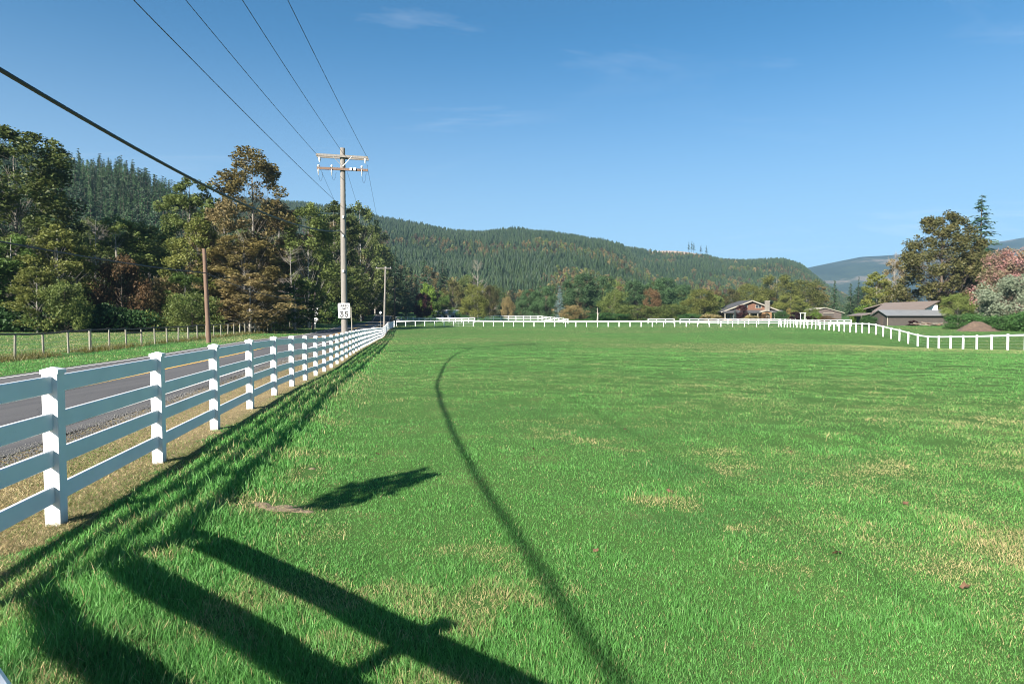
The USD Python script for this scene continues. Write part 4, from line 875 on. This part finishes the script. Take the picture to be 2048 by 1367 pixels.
for i in range(60):
    px = trng.uniform(760, 1740); d = trng.uniform(275, 330)
    k = trng.choice(['fir_tall', 'fir_light', 'cedar_round', 'fir_tall', 'alder_brown', 'round_olive'])
    top = np.interp(px, [760, 850, 1000, 1200, 1350, 1450, 1650, 1740], [500, 535, 560, 555, 565, 590, 580, 575]) + trng.uniform(-12, 25)
    tree(k, 'wood_tree', {'fir_tall': 'dark fir', 'fir_light': 'lighter green fir', 'cedar_round': 'bushy cedar', 'alder_brown': 'brown leafed tree', 'round_olive': 'olive leafy tree'}[k] + ' of the wood at the foot of the forested ridge', px, d, top, trng.uniform(38, 60) if 'fir' in k else trng.uniform(45, 65), group=k.replace('_', ' ') + ' trees at the foot of the ridge')
# brambles along the left wood
def thicket(name, label, pts, h, wdt, n, lm, seed):
    r = np.random.default_rng(seed); pts = np.array(pts, float); u = r.random(n) * (len(pts) - 1); i = np.minimum(u.astype(int), len(pts) - 2); f = (u - i)[:, None]
    c = pts[i] * (1 - f) + pts[i + 1] * f; c = c + r.normal(0, wdt * .5, (n, 2)) * [1, .6]
    q = np.stack([c[:, 0], c[:, 1], 0 * c[:, 0]], -1)
    top = h * (.35 + 1.1 * meshkit.fbm(q / 3.0, 3, seed)) * (1 - .55 * np.clip(np.abs(np.sum((c - (pts[i] * (1 - f) + pts[i + 1] * f)) ** 2, 1) / wdt ** 2), 0, 1))
    z = ground(c[:, 0], c[:, 1]) + top * (1 - r.random(n) ** 2.2 * .9)
    a = randdir(r, n); b = perp(r, a); s = r.uniform(.10, .24, n)[:, None]
    return tag(obj(name, leaves(np.column_stack([c, z]), a * s, b * s * .6), L_[lm]), label, 'brambles', kind='stuff')
thicket('bramble_thicket', 'dark green bramble thicket along the foot of the left wood', [(P(-150, 66), 66), (P(0, 67), 67), (P(120, 69), 69), (P(260, 72), 72)], 2.9, 4.0, 26000, 'bramble', 3)
thicket('bramble_thicket', 'yellowish bramble thicket between the dark brambles and the red brown pole', [(P(265, 73), 73), (P(340, 77), 77), (P(420, 84), 84), (P(520, 92), 92)], 1.9, 3.5, 16000, 'yellowgreen', 4)
thicket('bramble_thicket', 'olive brambles beside the road under the willows', [(P(530, 100), 100), (P(600, 124), 124), (P(640, 162), 162), (P(690, 215), 215), (P(712, 255), 255)], 2.2, 3.0, 12000, 'olive', 5)

# ------------------------------------------------------------------ hills and their forests
hill_m = plain('forest_floor', (.045, .06, .028), .95, color2=(.025, .035, .016), scale=.02)
def hill(name, cols, d0, d1, base, treeh, behind=1.5, rough=.06, seed=0, m=None, nt=40):
    """cols: (px, skyline row, ridge distance scale); rises from distance d0 to d1 along every line of sight direction"""
    cols = np.array(cols, float); px = np.linspace(cols[0, 0], cols[-1, 0], 90); row = np.interp(px, cols[:, 0], cols[:, 1]); dm = np.ones(len(px))
    t = np.concatenate([np.linspace(0, 1, nt), [1.12, 1.3, behind]])
    PX, T = np.meshgrid(px, t, indexing='ij'); R = np.meshgrid(row, t, indexing='ij')[0]; DM = np.meshgrid(dm, t, indexing='ij')[0]
    D = (d0 + (d1 * DM - d0) * T); X = (PX - 1024) / FPX * D
    Hr = (CAM_H + (HORIZON - R) * d1 / FPX - treeh - base) / d1
    prof = np.where(T <= 1, np.sin(np.clip(T, 0, 1) * np.pi / 2) ** 1.1, 1 - (T - 1) * 1.2) * np.where(T <= 1, D, d1)
    p = np.stack([X / (d1 * .16), D / (d1 * .16), 0 * X], -1)
    Zz = base + Hr * prof * (1 + rough * (meshkit.fbm(p, 4, seed) - .5) * 4 * np.clip(np.sin(np.clip(T, 0, 1) * np.pi), 0, 1)) - (T > 1) * 0
    ii = np.arange(len(px) * len(t)).reshape(len(px), len(t)); q = np.stack([ii[:-1, :-1], ii[1:, :-1], ii[1:, 1:], ii[:-1, 1:]], -1).reshape(-1, 4)
    struct(name, (np.stack([X, D, Zz], -1).reshape(-1, 3), q), m or hill_m, smooth=True)
    from scipy.interpolate import RegularGridInterpolator
    fx = RegularGridInterpolator((px, t), np.stack([X, D, Zz], -1))
    return fx, px[0], px[-1], d0, d1
def forest(name, label, fx, p0, p1, n, protos, seed, t0=.0, t1=1.02, smin=.75, smax=1.25, pick=None, dens=None, d0=1, d1=1):
    r = np.random.default_rng(seed); u = r.uniform(p0, p1, n)
    a, b = (d0 + (d1 - d0) * t0) ** 2, (d0 + (d1 - d0) * t1) ** 2
    t = (np.sqrt(a + (b - a) * r.random(n)) - d0) / (d1 - d0)
    if dens is not None:
        k = dens(u, t, r); u, t = u[k], t[k]
    pos = fx(np.stack([u, np.clip(t, 0, 1.1)], -1)); n = len(pos)
    pi = UsdGeom.PointInstancer.Define(stage, numbered('/World', name)); rel = []
    for k, (tr, cr, lm, bk) in enumerate(protos):
        x = UsdGeom.Xform.Define(stage, f'{pi.GetPath()}/model_{k:03d}'); obj('trunk', tr, bk, x.GetPrim()); obj('crown', cr, lm, x.GetPrim()); rel.append(x.GetPath())
    pi.CreatePrototypesRel().SetTargets(rel)
    s = r.uniform(smin, smax, n); th = r.uniform(0, np.pi, n)
    s = s * (.65 + .7 * meshkit.fbm(pos * [1, 1, 0] / 55.0, 3, seed + 3))
    sw = s ** .6 * r.uniform(.8, 1.2, n)
    ids = pick(pos, u, t, r) if pick else r.integers(0, len(protos), n)
    pi.CreateProtoIndicesAttr(Vt.IntArray.FromNumpy(ids.astype(np.int32)))
    pi.CreatePositionsAttr(Vt.Vec3fArray.FromNumpy((pos - [0, 0, .5]).astype(np.float32)))
    pi.CreateScalesAttr(Vt.Vec3fArray.FromNumpy(np.stack([sw, sw, s], 1).astype(np.float32)))
    pi.CreateOrientationsAttr(Vt.QuathArray([Gf.Quath(float(math.cos(q)), 0, 0, float(math.sin(q))) for q in th]))
    tag(pi.GetPrim(), label, 'forest', kind='stuff')
fc = [(*far_conifer(40 + i), L_['ridgefir'] if i % 2 else L_['ridgefirlight'], bark_dark) for i in range(4)]
mc = [(*conifer(50 + i, 20, 6.5, 20, 6, 6, leaf=.9), L_['fir'] if i % 2 else L_['firlight'], bark_dark) for i in range(3)]
def decid(seed, lm): 
    t, c = broadleaf(seed, 9, 6, .1, 30, 16, .75, topw=.5, cs=.15, trunk_r=.12); return (t, c, L_[lm], bark_grey)
dm_ = [decid(60, 'brown'), decid(61, 'russet'), decid(62, 'olive')]
mixp = fc + dm_
# left hill
fxA, a0, a1, da, db = hill('left_hill', [(-700, 150), (-300, 215), (0, 280), (130, 320), (250, 335), (320, 362), (400, 405), (520, 440), (600, 462)], 135, 330, -3, 17, seed=1)
forest('hillside_forest', 'dark conifer forest covering the hill behind the left wood', fxA, -420, 598, 3800, mc, 5, d0=da, d1=db, smin=.6, smax=1.0)
# main ridge
fxB, b0, b1, dc, dd_ = hill('forested_ridge', [(480, 395), (620, 405), (730, 426), (800, 440), (850, 447), (900, 455), (960, 460), (1040, 455), (1100, 460), (1150, 467), (1200, 477), (1240, 487), (1275, 515), (1320, 545), (1380, 590), (1420, 625)], 315, 1000, 0, 9, seed=2)
def pickB(pos, u, t, r):
    q = meshkit.fbm(pos[:, :2].repeat(1, 0) @ np.array([[1, 0, 0], [0, 1, 0]]) / 60.0, 3, 7)
    dec = (q > .47) & (t < .7) & (r.random(len(t)) < .42 * (1 - t * .8))
    return np.where(dec, 4 + r.integers(0, 3, len(t)), r.integers(0, 4, len(t)))
forest('ridge_forest', 'green conifer forest with rusty maples on the long middle ridge', fxB, b0, b1, 33000, mixp, 6, d0=dc, d1=dd_, smin=.45, smax=1.2, pick=pickB)
# right shoulder of the ridge with the clearing
fxC, c0_, c1_, de, df = hill('right_ridge', [(1080, 520), (1180, 505), (1250, 493), (1300, 500), (1340, 502), (1395, 504), (1440, 518), (1500, 519), (1560, 516), (1600, 527), (1630, 552), (1660, 575), (1720, 605), (1780, 628)], 400, 1300, 0, 9, seed=3)
def densC(u, t, r): return ~((u > 1290) & (u < 1402) & (t > .84))
def pickC(pos, u, t, r):
    q = meshkit.fbm(pos[:, :2] @ np.array([[1, 0, 0], [0, 1, 0]]) / 70.0, 3, 9)
    dec = (q > .56) & (r.random(len(t)) < .3 * (1 - t * .6)); return np.where(dec, 4 + r.integers(0, 3, len(t)), r.integers(0, 4, len(t)))
forest('ridge_forest', 'conifer forest on the lower right ridge below the bare clearing', fxC, c0_, c1_, 29000, mixp, 8, d0=de, d1=df, smin=.5, smax=1.2, pick=pickC, dens=densC)
clear_m = plain('clearcut_soil', (.34, .25, .18), .95, color2=(.20, .14, .10), scale=.05)
pxs = np.linspace(1288, 1402, 24); ts = np.linspace(.80, 1.06, 8); gx = np.stack(np.meshgrid(pxs, ts, indexing='ij'), -1)
cl = fxC(gx.reshape(-1, 2)).reshape(24, 8, 3); cl[..., 2] += 8.5 * np.sin(np.linspace(0, np.pi, 24))[:, None] ** .5 * np.sin(np.linspace(0.15, np.pi * .95, 8))[None] ** .6
ii = np.arange(24 * 8).reshape(24, 8); q = np.stack([ii[:-1, :-1], ii[1:, :-1], ii[1:, 1:], ii[:-1, 1:]], -1).reshape(-1, 4)
struct('clearcut_slope', (cl.reshape(-1, 3), q), clear_m, smooth=True)
KINDS['ridge_fir'] = (lambda: (conifer(70, 22, 6, 16, 6, 6, base=.35, leaf=.9, gapp=.25), 22, 6), 'fir', bark_dark)
for px, top, lb in ((1376, 484, 'leftmost lone fir on the bare clearing of the ridge'), (1382, 482, 'tallest lone fir of the clump on the clearing'), (1386, 486, 'right fir of the clump on the clearing'), (1400, 491, 'slim lone fir just right of the clearing'), (1411, 491, 'farthest right lone fir beyond the clearing')):
    p_ = fxC([[px, 1.0]])[0]; d = p_[1]; zt = Z(top, d); zb = p_[2] + 4
    plant('ridge_fir', 'lone_fir', lb, 'tree', p_[0], d, zt - zb, 8 * d / FPX, float(px), KINDS['ridge_fir'][0], L_['fir'], bark_dark, z=zb)
# far mountains
mtn_m = mat('mountain_forest', {'g': ('geometry', {}), 'n': ('noise_texture', {'scale': .0026, 'detail': 5.0, 'roughness': .55}), 'r': ('rgb_ramp', {'ramp': [(0.44, (.020, .034, .022)), (0.56, (.030, .045, .030)), (0.60, (.10, .09, .07)), (0.70, (.03, .045, .028))]}),
    'n2': ('noise_texture', {'scale': .09, 'detail': 4.0}), 'b': ('bump', {'strength': .8, 'distance': 9.0}), 'p': ('principled_bsdf', {'roughness': .95, 'specular_ior_level': .1})},
    [('g.position', 'n.vector'), ('n.fac', 'r.fac'), ('r.color', 'p.base_color'), ('g.position', 'n2.vector'), ('n2.fac', 'b.height'), ('b.normal', 'p.normal')], 'p.BSDF')
hill('far_mountain', [(1450, 560), (1540, 545), (1612, 536), (1660, 526), (1690, 520), (1720, 514), (1760, 512), (1790, 510), (1830, 506), (1900, 498), (1985, 486), (2048, 475), (2150, 474), (2300, 480)], 2000, 3500, 3, 0, seed=4, m=mtn_m, rough=.12, nt=60)

# ------------------------------------------------------------------ buildings
wall_red = mat('red_brown_shingle', {'g': ('geometry', {}), 'br': ('brick_texture', {'scale': 1.0, 'brick_width': .3, 'row_height': .2, 'mortar_size': .012, 'color1': (.15, .068, .038), 'color2': (.105, .05, .03), 'mortar': (.09, .04, .025)}), 'm': ('mapping', {'rotation': (math.pi / 2, 0, 0)}),
    'p': ('principled_bsdf', {'roughness': .85})}, [('g.position', 'm.vector'), ('m.vector', 'br.vector'), ('br.color', 'p.base_color')], 'p.BSDF')
wall_brown = plain('brown_siding', (.058, .049, .042), .8, .25, scale=1.5)
wall_brown2 = plain('red_grey_siding', (.085, .066, .058), .8, .25, scale=1.5)
roof_dark = plain('dark_shingle_roof', (.05, .05, .052), .85, .35, scale=3.0)
roof_tan = plain('tan_metal_roof', (.15, .12, .105), .6, .15, scale=1.0)
roof_grey = plain('grey_metal_roof', (.16, .165, .17), .45, .2, scale=1.0)
trim = plain('cream_trim', (.27, .245, .20), .6)
stone_m = leafmat('chimney_stone', [(.16, .145, .125), (.25, .23, .20), (.34, .31, .28)], trans=0.0, objvar=0)
glass_m = plain('window_glass', (.03, .035, .04), .06, spec=.8)
wood_warm = plain('warm_timber', (.20, .115, .055), .6, .2)
def slab(p, th):                                        # a quad p (4 points) thickened downward
    p = np.array(p, float); n = np.cross(p[1] - p[0], p[3] - p[0]); n /= np.linalg.norm(n); n = n if n[2] > 0 else -n
    v = np.vstack([p, p - n * th]); f = np.array([[0, 1, 2], [0, 2, 3], [4, 6, 5], [4, 7, 6]] + sum([[[i, (i + 1) % 4, 4 + (i + 1) % 4], [i, 4 + (i + 1) % 4, 4 + i]] for i in range(4)], []))
    m = trimesh.Trimesh(v, f, process=False); m.fix_normals(); return m
def prism(poly2, y0, y1):                               # polygon in x,z extruded along y
    from shapely.geometry import Polygon
    m = trimesh.creation.extrude_polygon(Polygon(poly2), y1 - y0, engine='earcut'); v = m.vertices.copy(); m.vertices = np.column_stack([v[:, 0], y1 - v[:, 2], v[:, 1]]); m.fix_normals(); return m
def window(parent, x, z, w, h, y, n=2, name='window'):
    f = obj(name, cat_([box(x, y - .04, z + h / 2, w + .2, .08, .1), box(x, y - .04, z - h / 2, w + .2, .08, .1)] + [box(x - w / 2 + w * i / n, y - .04, z, .1, .08, h) for i in range(n + 1)]), trim, parent)
    for i in range(n): obj('pane', box(x - w / 2 + w * (i + .5) / n, y - .01, z, w / n - .1, .02, h - .1), glass_m, f)
hd = 228.0; hx = P(1503, hd); hz = Z(641, hd); U = hd / FPX
hs = thing('house', 'red brown two storey gabled house with stone chimney beyond the field', 'house', (hx, hd, hz))
obj('lower_wall', box(.6, 6.5, 1.6, 19.0, 12, 3.2), wood_warm, hs)
obj('gable_wall', prism([(-9.2, 3.1), (9.2, 3.1), (9.2, 3.4), (0, 6.9), (-9.2, 3.4)], .4, 12.6), wall_red, hs)
r1 = obj('roof', slab([(0, -.5, 7.25), (-11.0, -.5, 3.2), (-11.0, 13.4, 3.2), (0, 13.4, 7.25)], .22), roof_dark, hs)
obj('roof', slab([(0, -.5, 7.25), (0, 13.4, 7.25), (11.0, 13.4, 3.2), (11.0, -.5, 3.2)], .22), roof_dark, hs)
for s in (-1, 1): obj('barge_board', slab([(0, -.62, 7.12), (s * 11.0, -.62, 3.07), (s * 11.0, -.51, 3.07), (0, -.51, 7.12)], .34), trim, hs)
obj('porch_roof', slab([(-10.5, .38, 3.75), (-10.5, -2.2, 2.75), (10.8, -2.2, 2.75), (10.8, .38, 3.75)], .18), roof_dark, hs)
for x_ in (-10, -7, -4.2, -1.4, 1.4, 4.4, 7.2, 10.2): obj('porch_post', box(x_, -1.9, 1.3, .22, .22, 2.6), trim, hs)
ew = cat_([prism([(2.6, 0), (3.1, 0), (3.1, 1.7), (3.6, 2.4), (4.3, 2.65), (5.0, 2.4), (5.5, 1.7), (5.5, 0), (6.0, 0), (6.0, 2.9), (2.6, 2.9)], -2.6, -2.3)])
obj('arch', ew, wood_warm, hs); obj('arch_roof', slab([(2.2, -2.9, 3.0), (4.3, -2.9, 3.55), (4.3, 0, 3.75), (2.2, 0, 3.3)], .15), trim, hs); obj('arch_roof', slab([(4.3, -2.9, 3.55), (6.4, -2.9, 3.0), (6.4, 0, 3.3), (4.3, 0, 3.75)], .15), trim, hs)
for x_ in (-2.35, 2.35): window(hs, x_ + .1, 4.95, 1.9, 1.2, .4)
for x_ in (-8.2, -6.2, -.8, 1.2, 8.3): window(hs, x_, 1.5, 1.5, 1.5, .5)
obj('door', box(4.3, .46, 1.1, 1.2, .08, 2.2), dark_wood, hs)
ch = obj('chimney', box(5.0, -.9, 3.4, 1.35, 1.0, 6.9), stone_m, hs); crng = np.random.default_rng(9)
for r_ in range(20):
    for c_ in range(4):
        w_ = 1.35 / 4; obj('stone', box(5.0 - 1.35 / 2 + w_ * (c_ + .5) + (.06 if r_ % 2 else -.06), -1.42, .17 + r_ * .34, w_ * crng.uniform(.8, .95), crng.uniform(.06, .12), .34 * crng.uniform(.8, .93)), stone_m, ch)
obj('chimney_cap', box(5.0, -.9, 6.92, 1.55, 1.2, .14), trim, hs)
# brown garage right of the house
gd = 212.0; gx_ = P(1664, gd); gz_ = Z(638, gd)
ga = thing('garage', 'small brown garage with sloping roof right of the house', 'building', (gx_, gd, gz_))
obj('wall', prism([(-4.6, 0), (3.0, 0), (3.0, 2.2), (-2.6, 3.55), (-4.6, 3.1)], 0, 8), wall_brown2, ga)
obj('roof', slab([(-2.6, -.5, 3.85), (-2.6, 8.4, 3.85), (3.9, 8.4, 2.1), (3.9, -.5, 2.1)], .2), trim, ga)
obj('roof', slab([(-2.6, -.5, 3.85), (-5.4, -.5, 3.2), (-5.4, 8.4, 3.2), (-2.6, 8.4, 3.85)], .2), trim, ga)
obj('door', box(-1.2, -.03, 1.0, 3.2, .06, 2.0), wall_brown, ga); obj('door_lintel', box(-1.2, -.05, 2.08, 3.5, .1, .14), trim, ga)
# barn
bd = 130.0; bx = P(1835, bd); bz = Z(652, bd); u = bd / FPX
bn = thing('barn', 'long dark brown shed with grey metal roof in front of the huge maple', 'shed', (bx, bd, bz), rotz=-4)
L2 = 117 * u / 2
obj('wall', box(0, 3, 1.1, 2 * L2, 6, 2.2), wall_brown, bn)
for k in range(9): obj('siding_board', box(0, -.015, .14 + k * .24, 2 * L2 - .05, .03, .21), wall_brown, bn)
obj('gable', trimesh.Trimesh(np.array([(-L2, 0, 2.2), (-L2, 6, 2.2), (-L2, 3, 3.15), (L2, 0, 2.2), (L2, 6, 2.2), (L2, 3, 3.15)]), np.array([[0, 2, 1], [3, 4, 5], [0, 3, 5], [0, 5, 2], [1, 2, 5], [1, 5, 4]]), process=False), wall_brown, bn)
obj('roof', slab([(-L2 - .4, -.5, 2.15), (L2 + .4, -.5, 2.15), (L2 + .4, 3, 3.3), (-L2 - .4, 3, 3.3)], .1), roof_grey, bn)
obj('roof', slab([(-L2 - .4, 3, 3.3), (L2 + .4, 3, 3.3), (L2 + .4, 6.5, 2.15), (-L2 - .4, 6.5, 2.15)], .1), roof_grey, bn)
obj('gutter', box(0, -.53, 2.06, 2 * L2 + .8, .1, .1), roof_dark, bn); obj('corner_board', box(-L2, -.03, 1.1, .12, .1, 2.2), trim, bn)
obj('side_door', box(-L2 - .02, 2.4, .95, .06, 1.4, 1.9), dark_wood, bn)
rd = 138.0; rx = P(1835, rd); rz = Z(651, rd)
rb = thing('tall_barn', 'taller barn with wide tan sloping roof rising behind the dark shed', 'barn', (rx, rd, rz), rotz=-4)
obj('wall', prism([(-8.6, 0), (1.0, 0), (1.0, 3.2), (-8.6, 2.6)], .6, 9), wall_brown, rb)
obj('end_wall', box(3.9, 7, 2.2, 4.6, 6.0, 4.4), sign_white, rb, label='white wall under the roof overhang')
obj('roof', slab([(-9.6, -.4, 3.0), (1.2, -.4, 3.6), (7.8, 6, 5.45), (-3.9, 6, 5.0)], .2), roof_tan, rb)
obj('roof', slab([(-3.9, 6, 5.0), (7.8, 6, 5.45), (7.4, 11, 4.2), (-6.5, 11, 3.7)], .2), roof_tan, rb)
obj('lean_to', slab([(-11.2, 1.0, 2.2), (-8.7, 1.0, 2.75), (-8.7, 8, 2.75), (-11.2, 8, 2.2)], .15), roof_tan, rb)
obj('lean_to_post', box(-11, 1.2, 1.05, .2, .2, 2.1), wall_brown, rb)
# small grey house in the shade
ld = 232.0; lx = P(890, ld); lz = Z(641, ld)
lh = thing('cottage', 'small pale grey cottage in the shade behind the far paddock fence', 'house', (lx, ld, lz))
obj('wall', box(0, 3, 1.3, 9, 6, 2.6), plain('pale_siding', (.5, .52, .54), .7, .15), lh)
obj('roof', slab([(-5, -.5, 2.6), (5, -.5, 2.6), (5, 3, 3.9), (-5, 3, 3.9)], .15), plain('pale_roof', (.42, .42, .44), .6, .2), lh)
obj('roof', slab([(-5, 3, 3.9), (5, 3, 3.9), (5, 6.5, 2.6), (-5, 6.5, 2.6)], .15), plain('pale_roof', (.42, .42, .44), .6, .2), lh)
for x_ in (-2.8, 0.2, 2.8): window(lh, x_, 1.4, 1.1, 1.0, 0)
# garden arbour
ar = thing('arbour', 'small white garden arbour between the house and the garage', 'arbour', (P(1605, 204), 204, Z(640, 204)))
for x_ in (-.7, .7): obj('post', box(x_, 0, 1.1, .14, .14, 2.2), vinyl, ar)
obj('beam', box(0, 0, 2.27, 1.9, .5, .14), vinyl, ar)
# snag
sn = thing('snag', 'pale broken tree snag standing in front of the hedge', 'dead tree', (P(1195, 192), 192, G(P(1195, 192), 192)))
hs_ = Z(615, 192) - G(P(1195, 192), 192)
obj('trunk', tube([(0, 0, -.3), (.05, 0, hs_ * .5), (-.1, 0, hs_)], (.28, .2, .06), 7), bark_pale, sn, smooth=True)
obj('branch', tube([(0, 0, hs_ * .45), (.5, 0, hs_ * .62)], (.12, .05), 5), bark_pale, sn); obj('branch', tube([(0, 0, hs_ * .6), (-.6, 0, hs_ * .66)], (.08, .03), 5), bark_pale, sn)
# dirt mound
md = 97.0; mx_ = P(1955, md); n = 34; th, rr = np.meshgrid(np.linspace(0, 2 * np.pi, n, endpoint=False), np.linspace(0, 1, 14), indexing='ij')
xx = np.cos(th) * rr * 3.9; yy_ = np.sin(th) * rr * 2.6; hh = 1.75 * (.5 + .5 * np.cos(np.pi * rr ** .9)) * (1 + .35 * (meshkit.noise(np.stack([xx / 1.6, yy_ / 1.6, 0 * xx], -1), 4) - .5)) + .35 * (meshkit.fbm(np.stack([xx / .9, yy_ / .9, 0 * xx], -1), 4, 2) - .5) * (1 - rr) * 2 - .12 * rr
ii = np.arange(n * 14).reshape(n, 14); jj = np.roll(ii, -1, 0); q = np.stack([ii[:, :-1], ii[:, 1:], jj[:, 1:], jj[:, :-1]], -1).reshape(-1, 4)
mo = tag(obj('dirt_mound', (np.stack([xx + mx_, yy_ + md, hh + G(mx_, md) - .05], -1).reshape(-1, 3), q), plain('brown_earth', (.10, .066, .044), .95, color2=(.05, .034, .024), scale=2.5, bump=.6, bscale=6), smooth=True), 'low mound of bare brown earth behind the right fence', 'dirt mound')
# timber pile in front of the barn
wrng = np.random.default_rng(3); wd = 124.0
wp_ = thing('timber_pile', 'heap of old planks lying in front of the dark shed', 'timber pile', (P(1855, wd), wd, G(P(1855, wd), wd)))
for i in range(22):
    b = trimesh.creation.box((wrng.uniform(1.5, 3.6), .2, .09)); b.apply_transform(trimesh.transformations.euler_matrix(wrng.normal(0, .1), wrng.normal(0, .12), wrng.normal(0, .5)))
    b.apply_translation((wrng.normal(0, .9), wrng.normal(0, .4), .08 + .5 * wrng.random() * .9)); obj('plank', b, pale_wood if i % 2 else red_wood, wp_)
tree('shrub_maroon', 'bush', 'dark bush against the wall of the dark shed', 1827, 127, 641, 20, 'shrub')

lrng = np.random.default_rng(31); leaf_mat = plain('fallen_leaf', (.12, .06, .028), .8, color2=(.06, .035, .018), scale=40.0)
for px_, py_ in ((1675, 1115), (1580, 905), (1192, 1102), (755, 913), (1065, 905), (1340, 985), (1810, 1010), (1930, 1180), (1250, 860)):
    a_ = math.atan((py_ - 683.5) / FPX) + math.radians(PITCH); d_ = CAM_H / math.tan(a_); lx, ly = (px_ - 1024) / FPX * (d_ + .06), d_
    ang = np.linspace(0, 2 * np.pi, 11)[:-1]; rad = .032 * (1 + .35 * np.cos(ang * 5)) * lrng.uniform(.8, 1.2)
    v = np.column_stack([np.cos(ang) * rad, np.sin(ang) * rad * .8, .012 * np.cos(ang * 2 + lrng.uniform(0, 6))]); v = np.vstack([v, [0, 0, .0]])
    tm_ = trimesh.Trimesh(v, np.array([[10, i, (i + 1) % 10] for i in range(10)]), process=False); tm_.apply_transform(trimesh.transformations.euler_matrix(lrng.normal(0, .35), lrng.normal(0, .35), lrng.uniform(0, 6)))
    tm_.apply_translation((lx, ly, G(lx, ly) + .028)); tag(obj('fallen_leaf', tm_, leaf_mat), 'small brown fallen leaf lying on the short grass', 'leaf', 'fallen leaves on the grass')

# ------------------------------------------------------------------ young roadside tree left of the frame (its shadow falls on the lawn)
def sapling():
    tx, ty = -.83, 7.76; H = 4.4; bx_, by_ = tx - SHX * H, ty - SHY * H
    r = np.random.default_rng(12); k = 420; zz = 3.28 + .95 * r.beta(1.5, 1.5, k); rad = .29 * np.sin(np.clip((zz - 3.22) / 1.1, 0, 1) * np.pi) ** .8 + .03
    d = randdir(r, k); c = np.column_stack([d[:, 0] * rad, d[:, 1] * rad, zz]); c[-60:-30] = np.column_stack([-.16 + r.normal(0, .035, 30), .04 + r.normal(0, .035, 30), r.uniform(4.0, 4.42, 30)]); c[-30:] = np.column_stack([.2 + r.normal(0, .035, 30), r.normal(0, .035, 30), r.uniform(3.95, 4.22, 30)])
    a = randdir(r, k); s = r.uniform(.05, .1, k)[:, None]
    t = thing('sapling', 'slender young roadside tree with a small leafy top just outside the left edge', 'tree', (bx_, by_, G(bx_, by_)))
    obj('trunk', tube([(0, 0, -.2), (.03, 0, 2), (0, 0, 4.2)], (.016, .012, .006), 5), bark_dark, t); obj('crown', leaves(c, a * s, perp(r, a) * s * .6), L_['green'], t)
sapling()

# ------------------------------------------------------------------ air
haze_m = usdkit.material(stage, LOOKS + 'valley_haze', {'v': ('principled_volume', {'color': (.38, .62, .95), 'density': 0.00009, 'anisotropy': 0.15})}, [], volume='v.volume')
struct('haze', box(0, 5000, 231, 18500, 16400, 482), haze_m, kind='stuff')
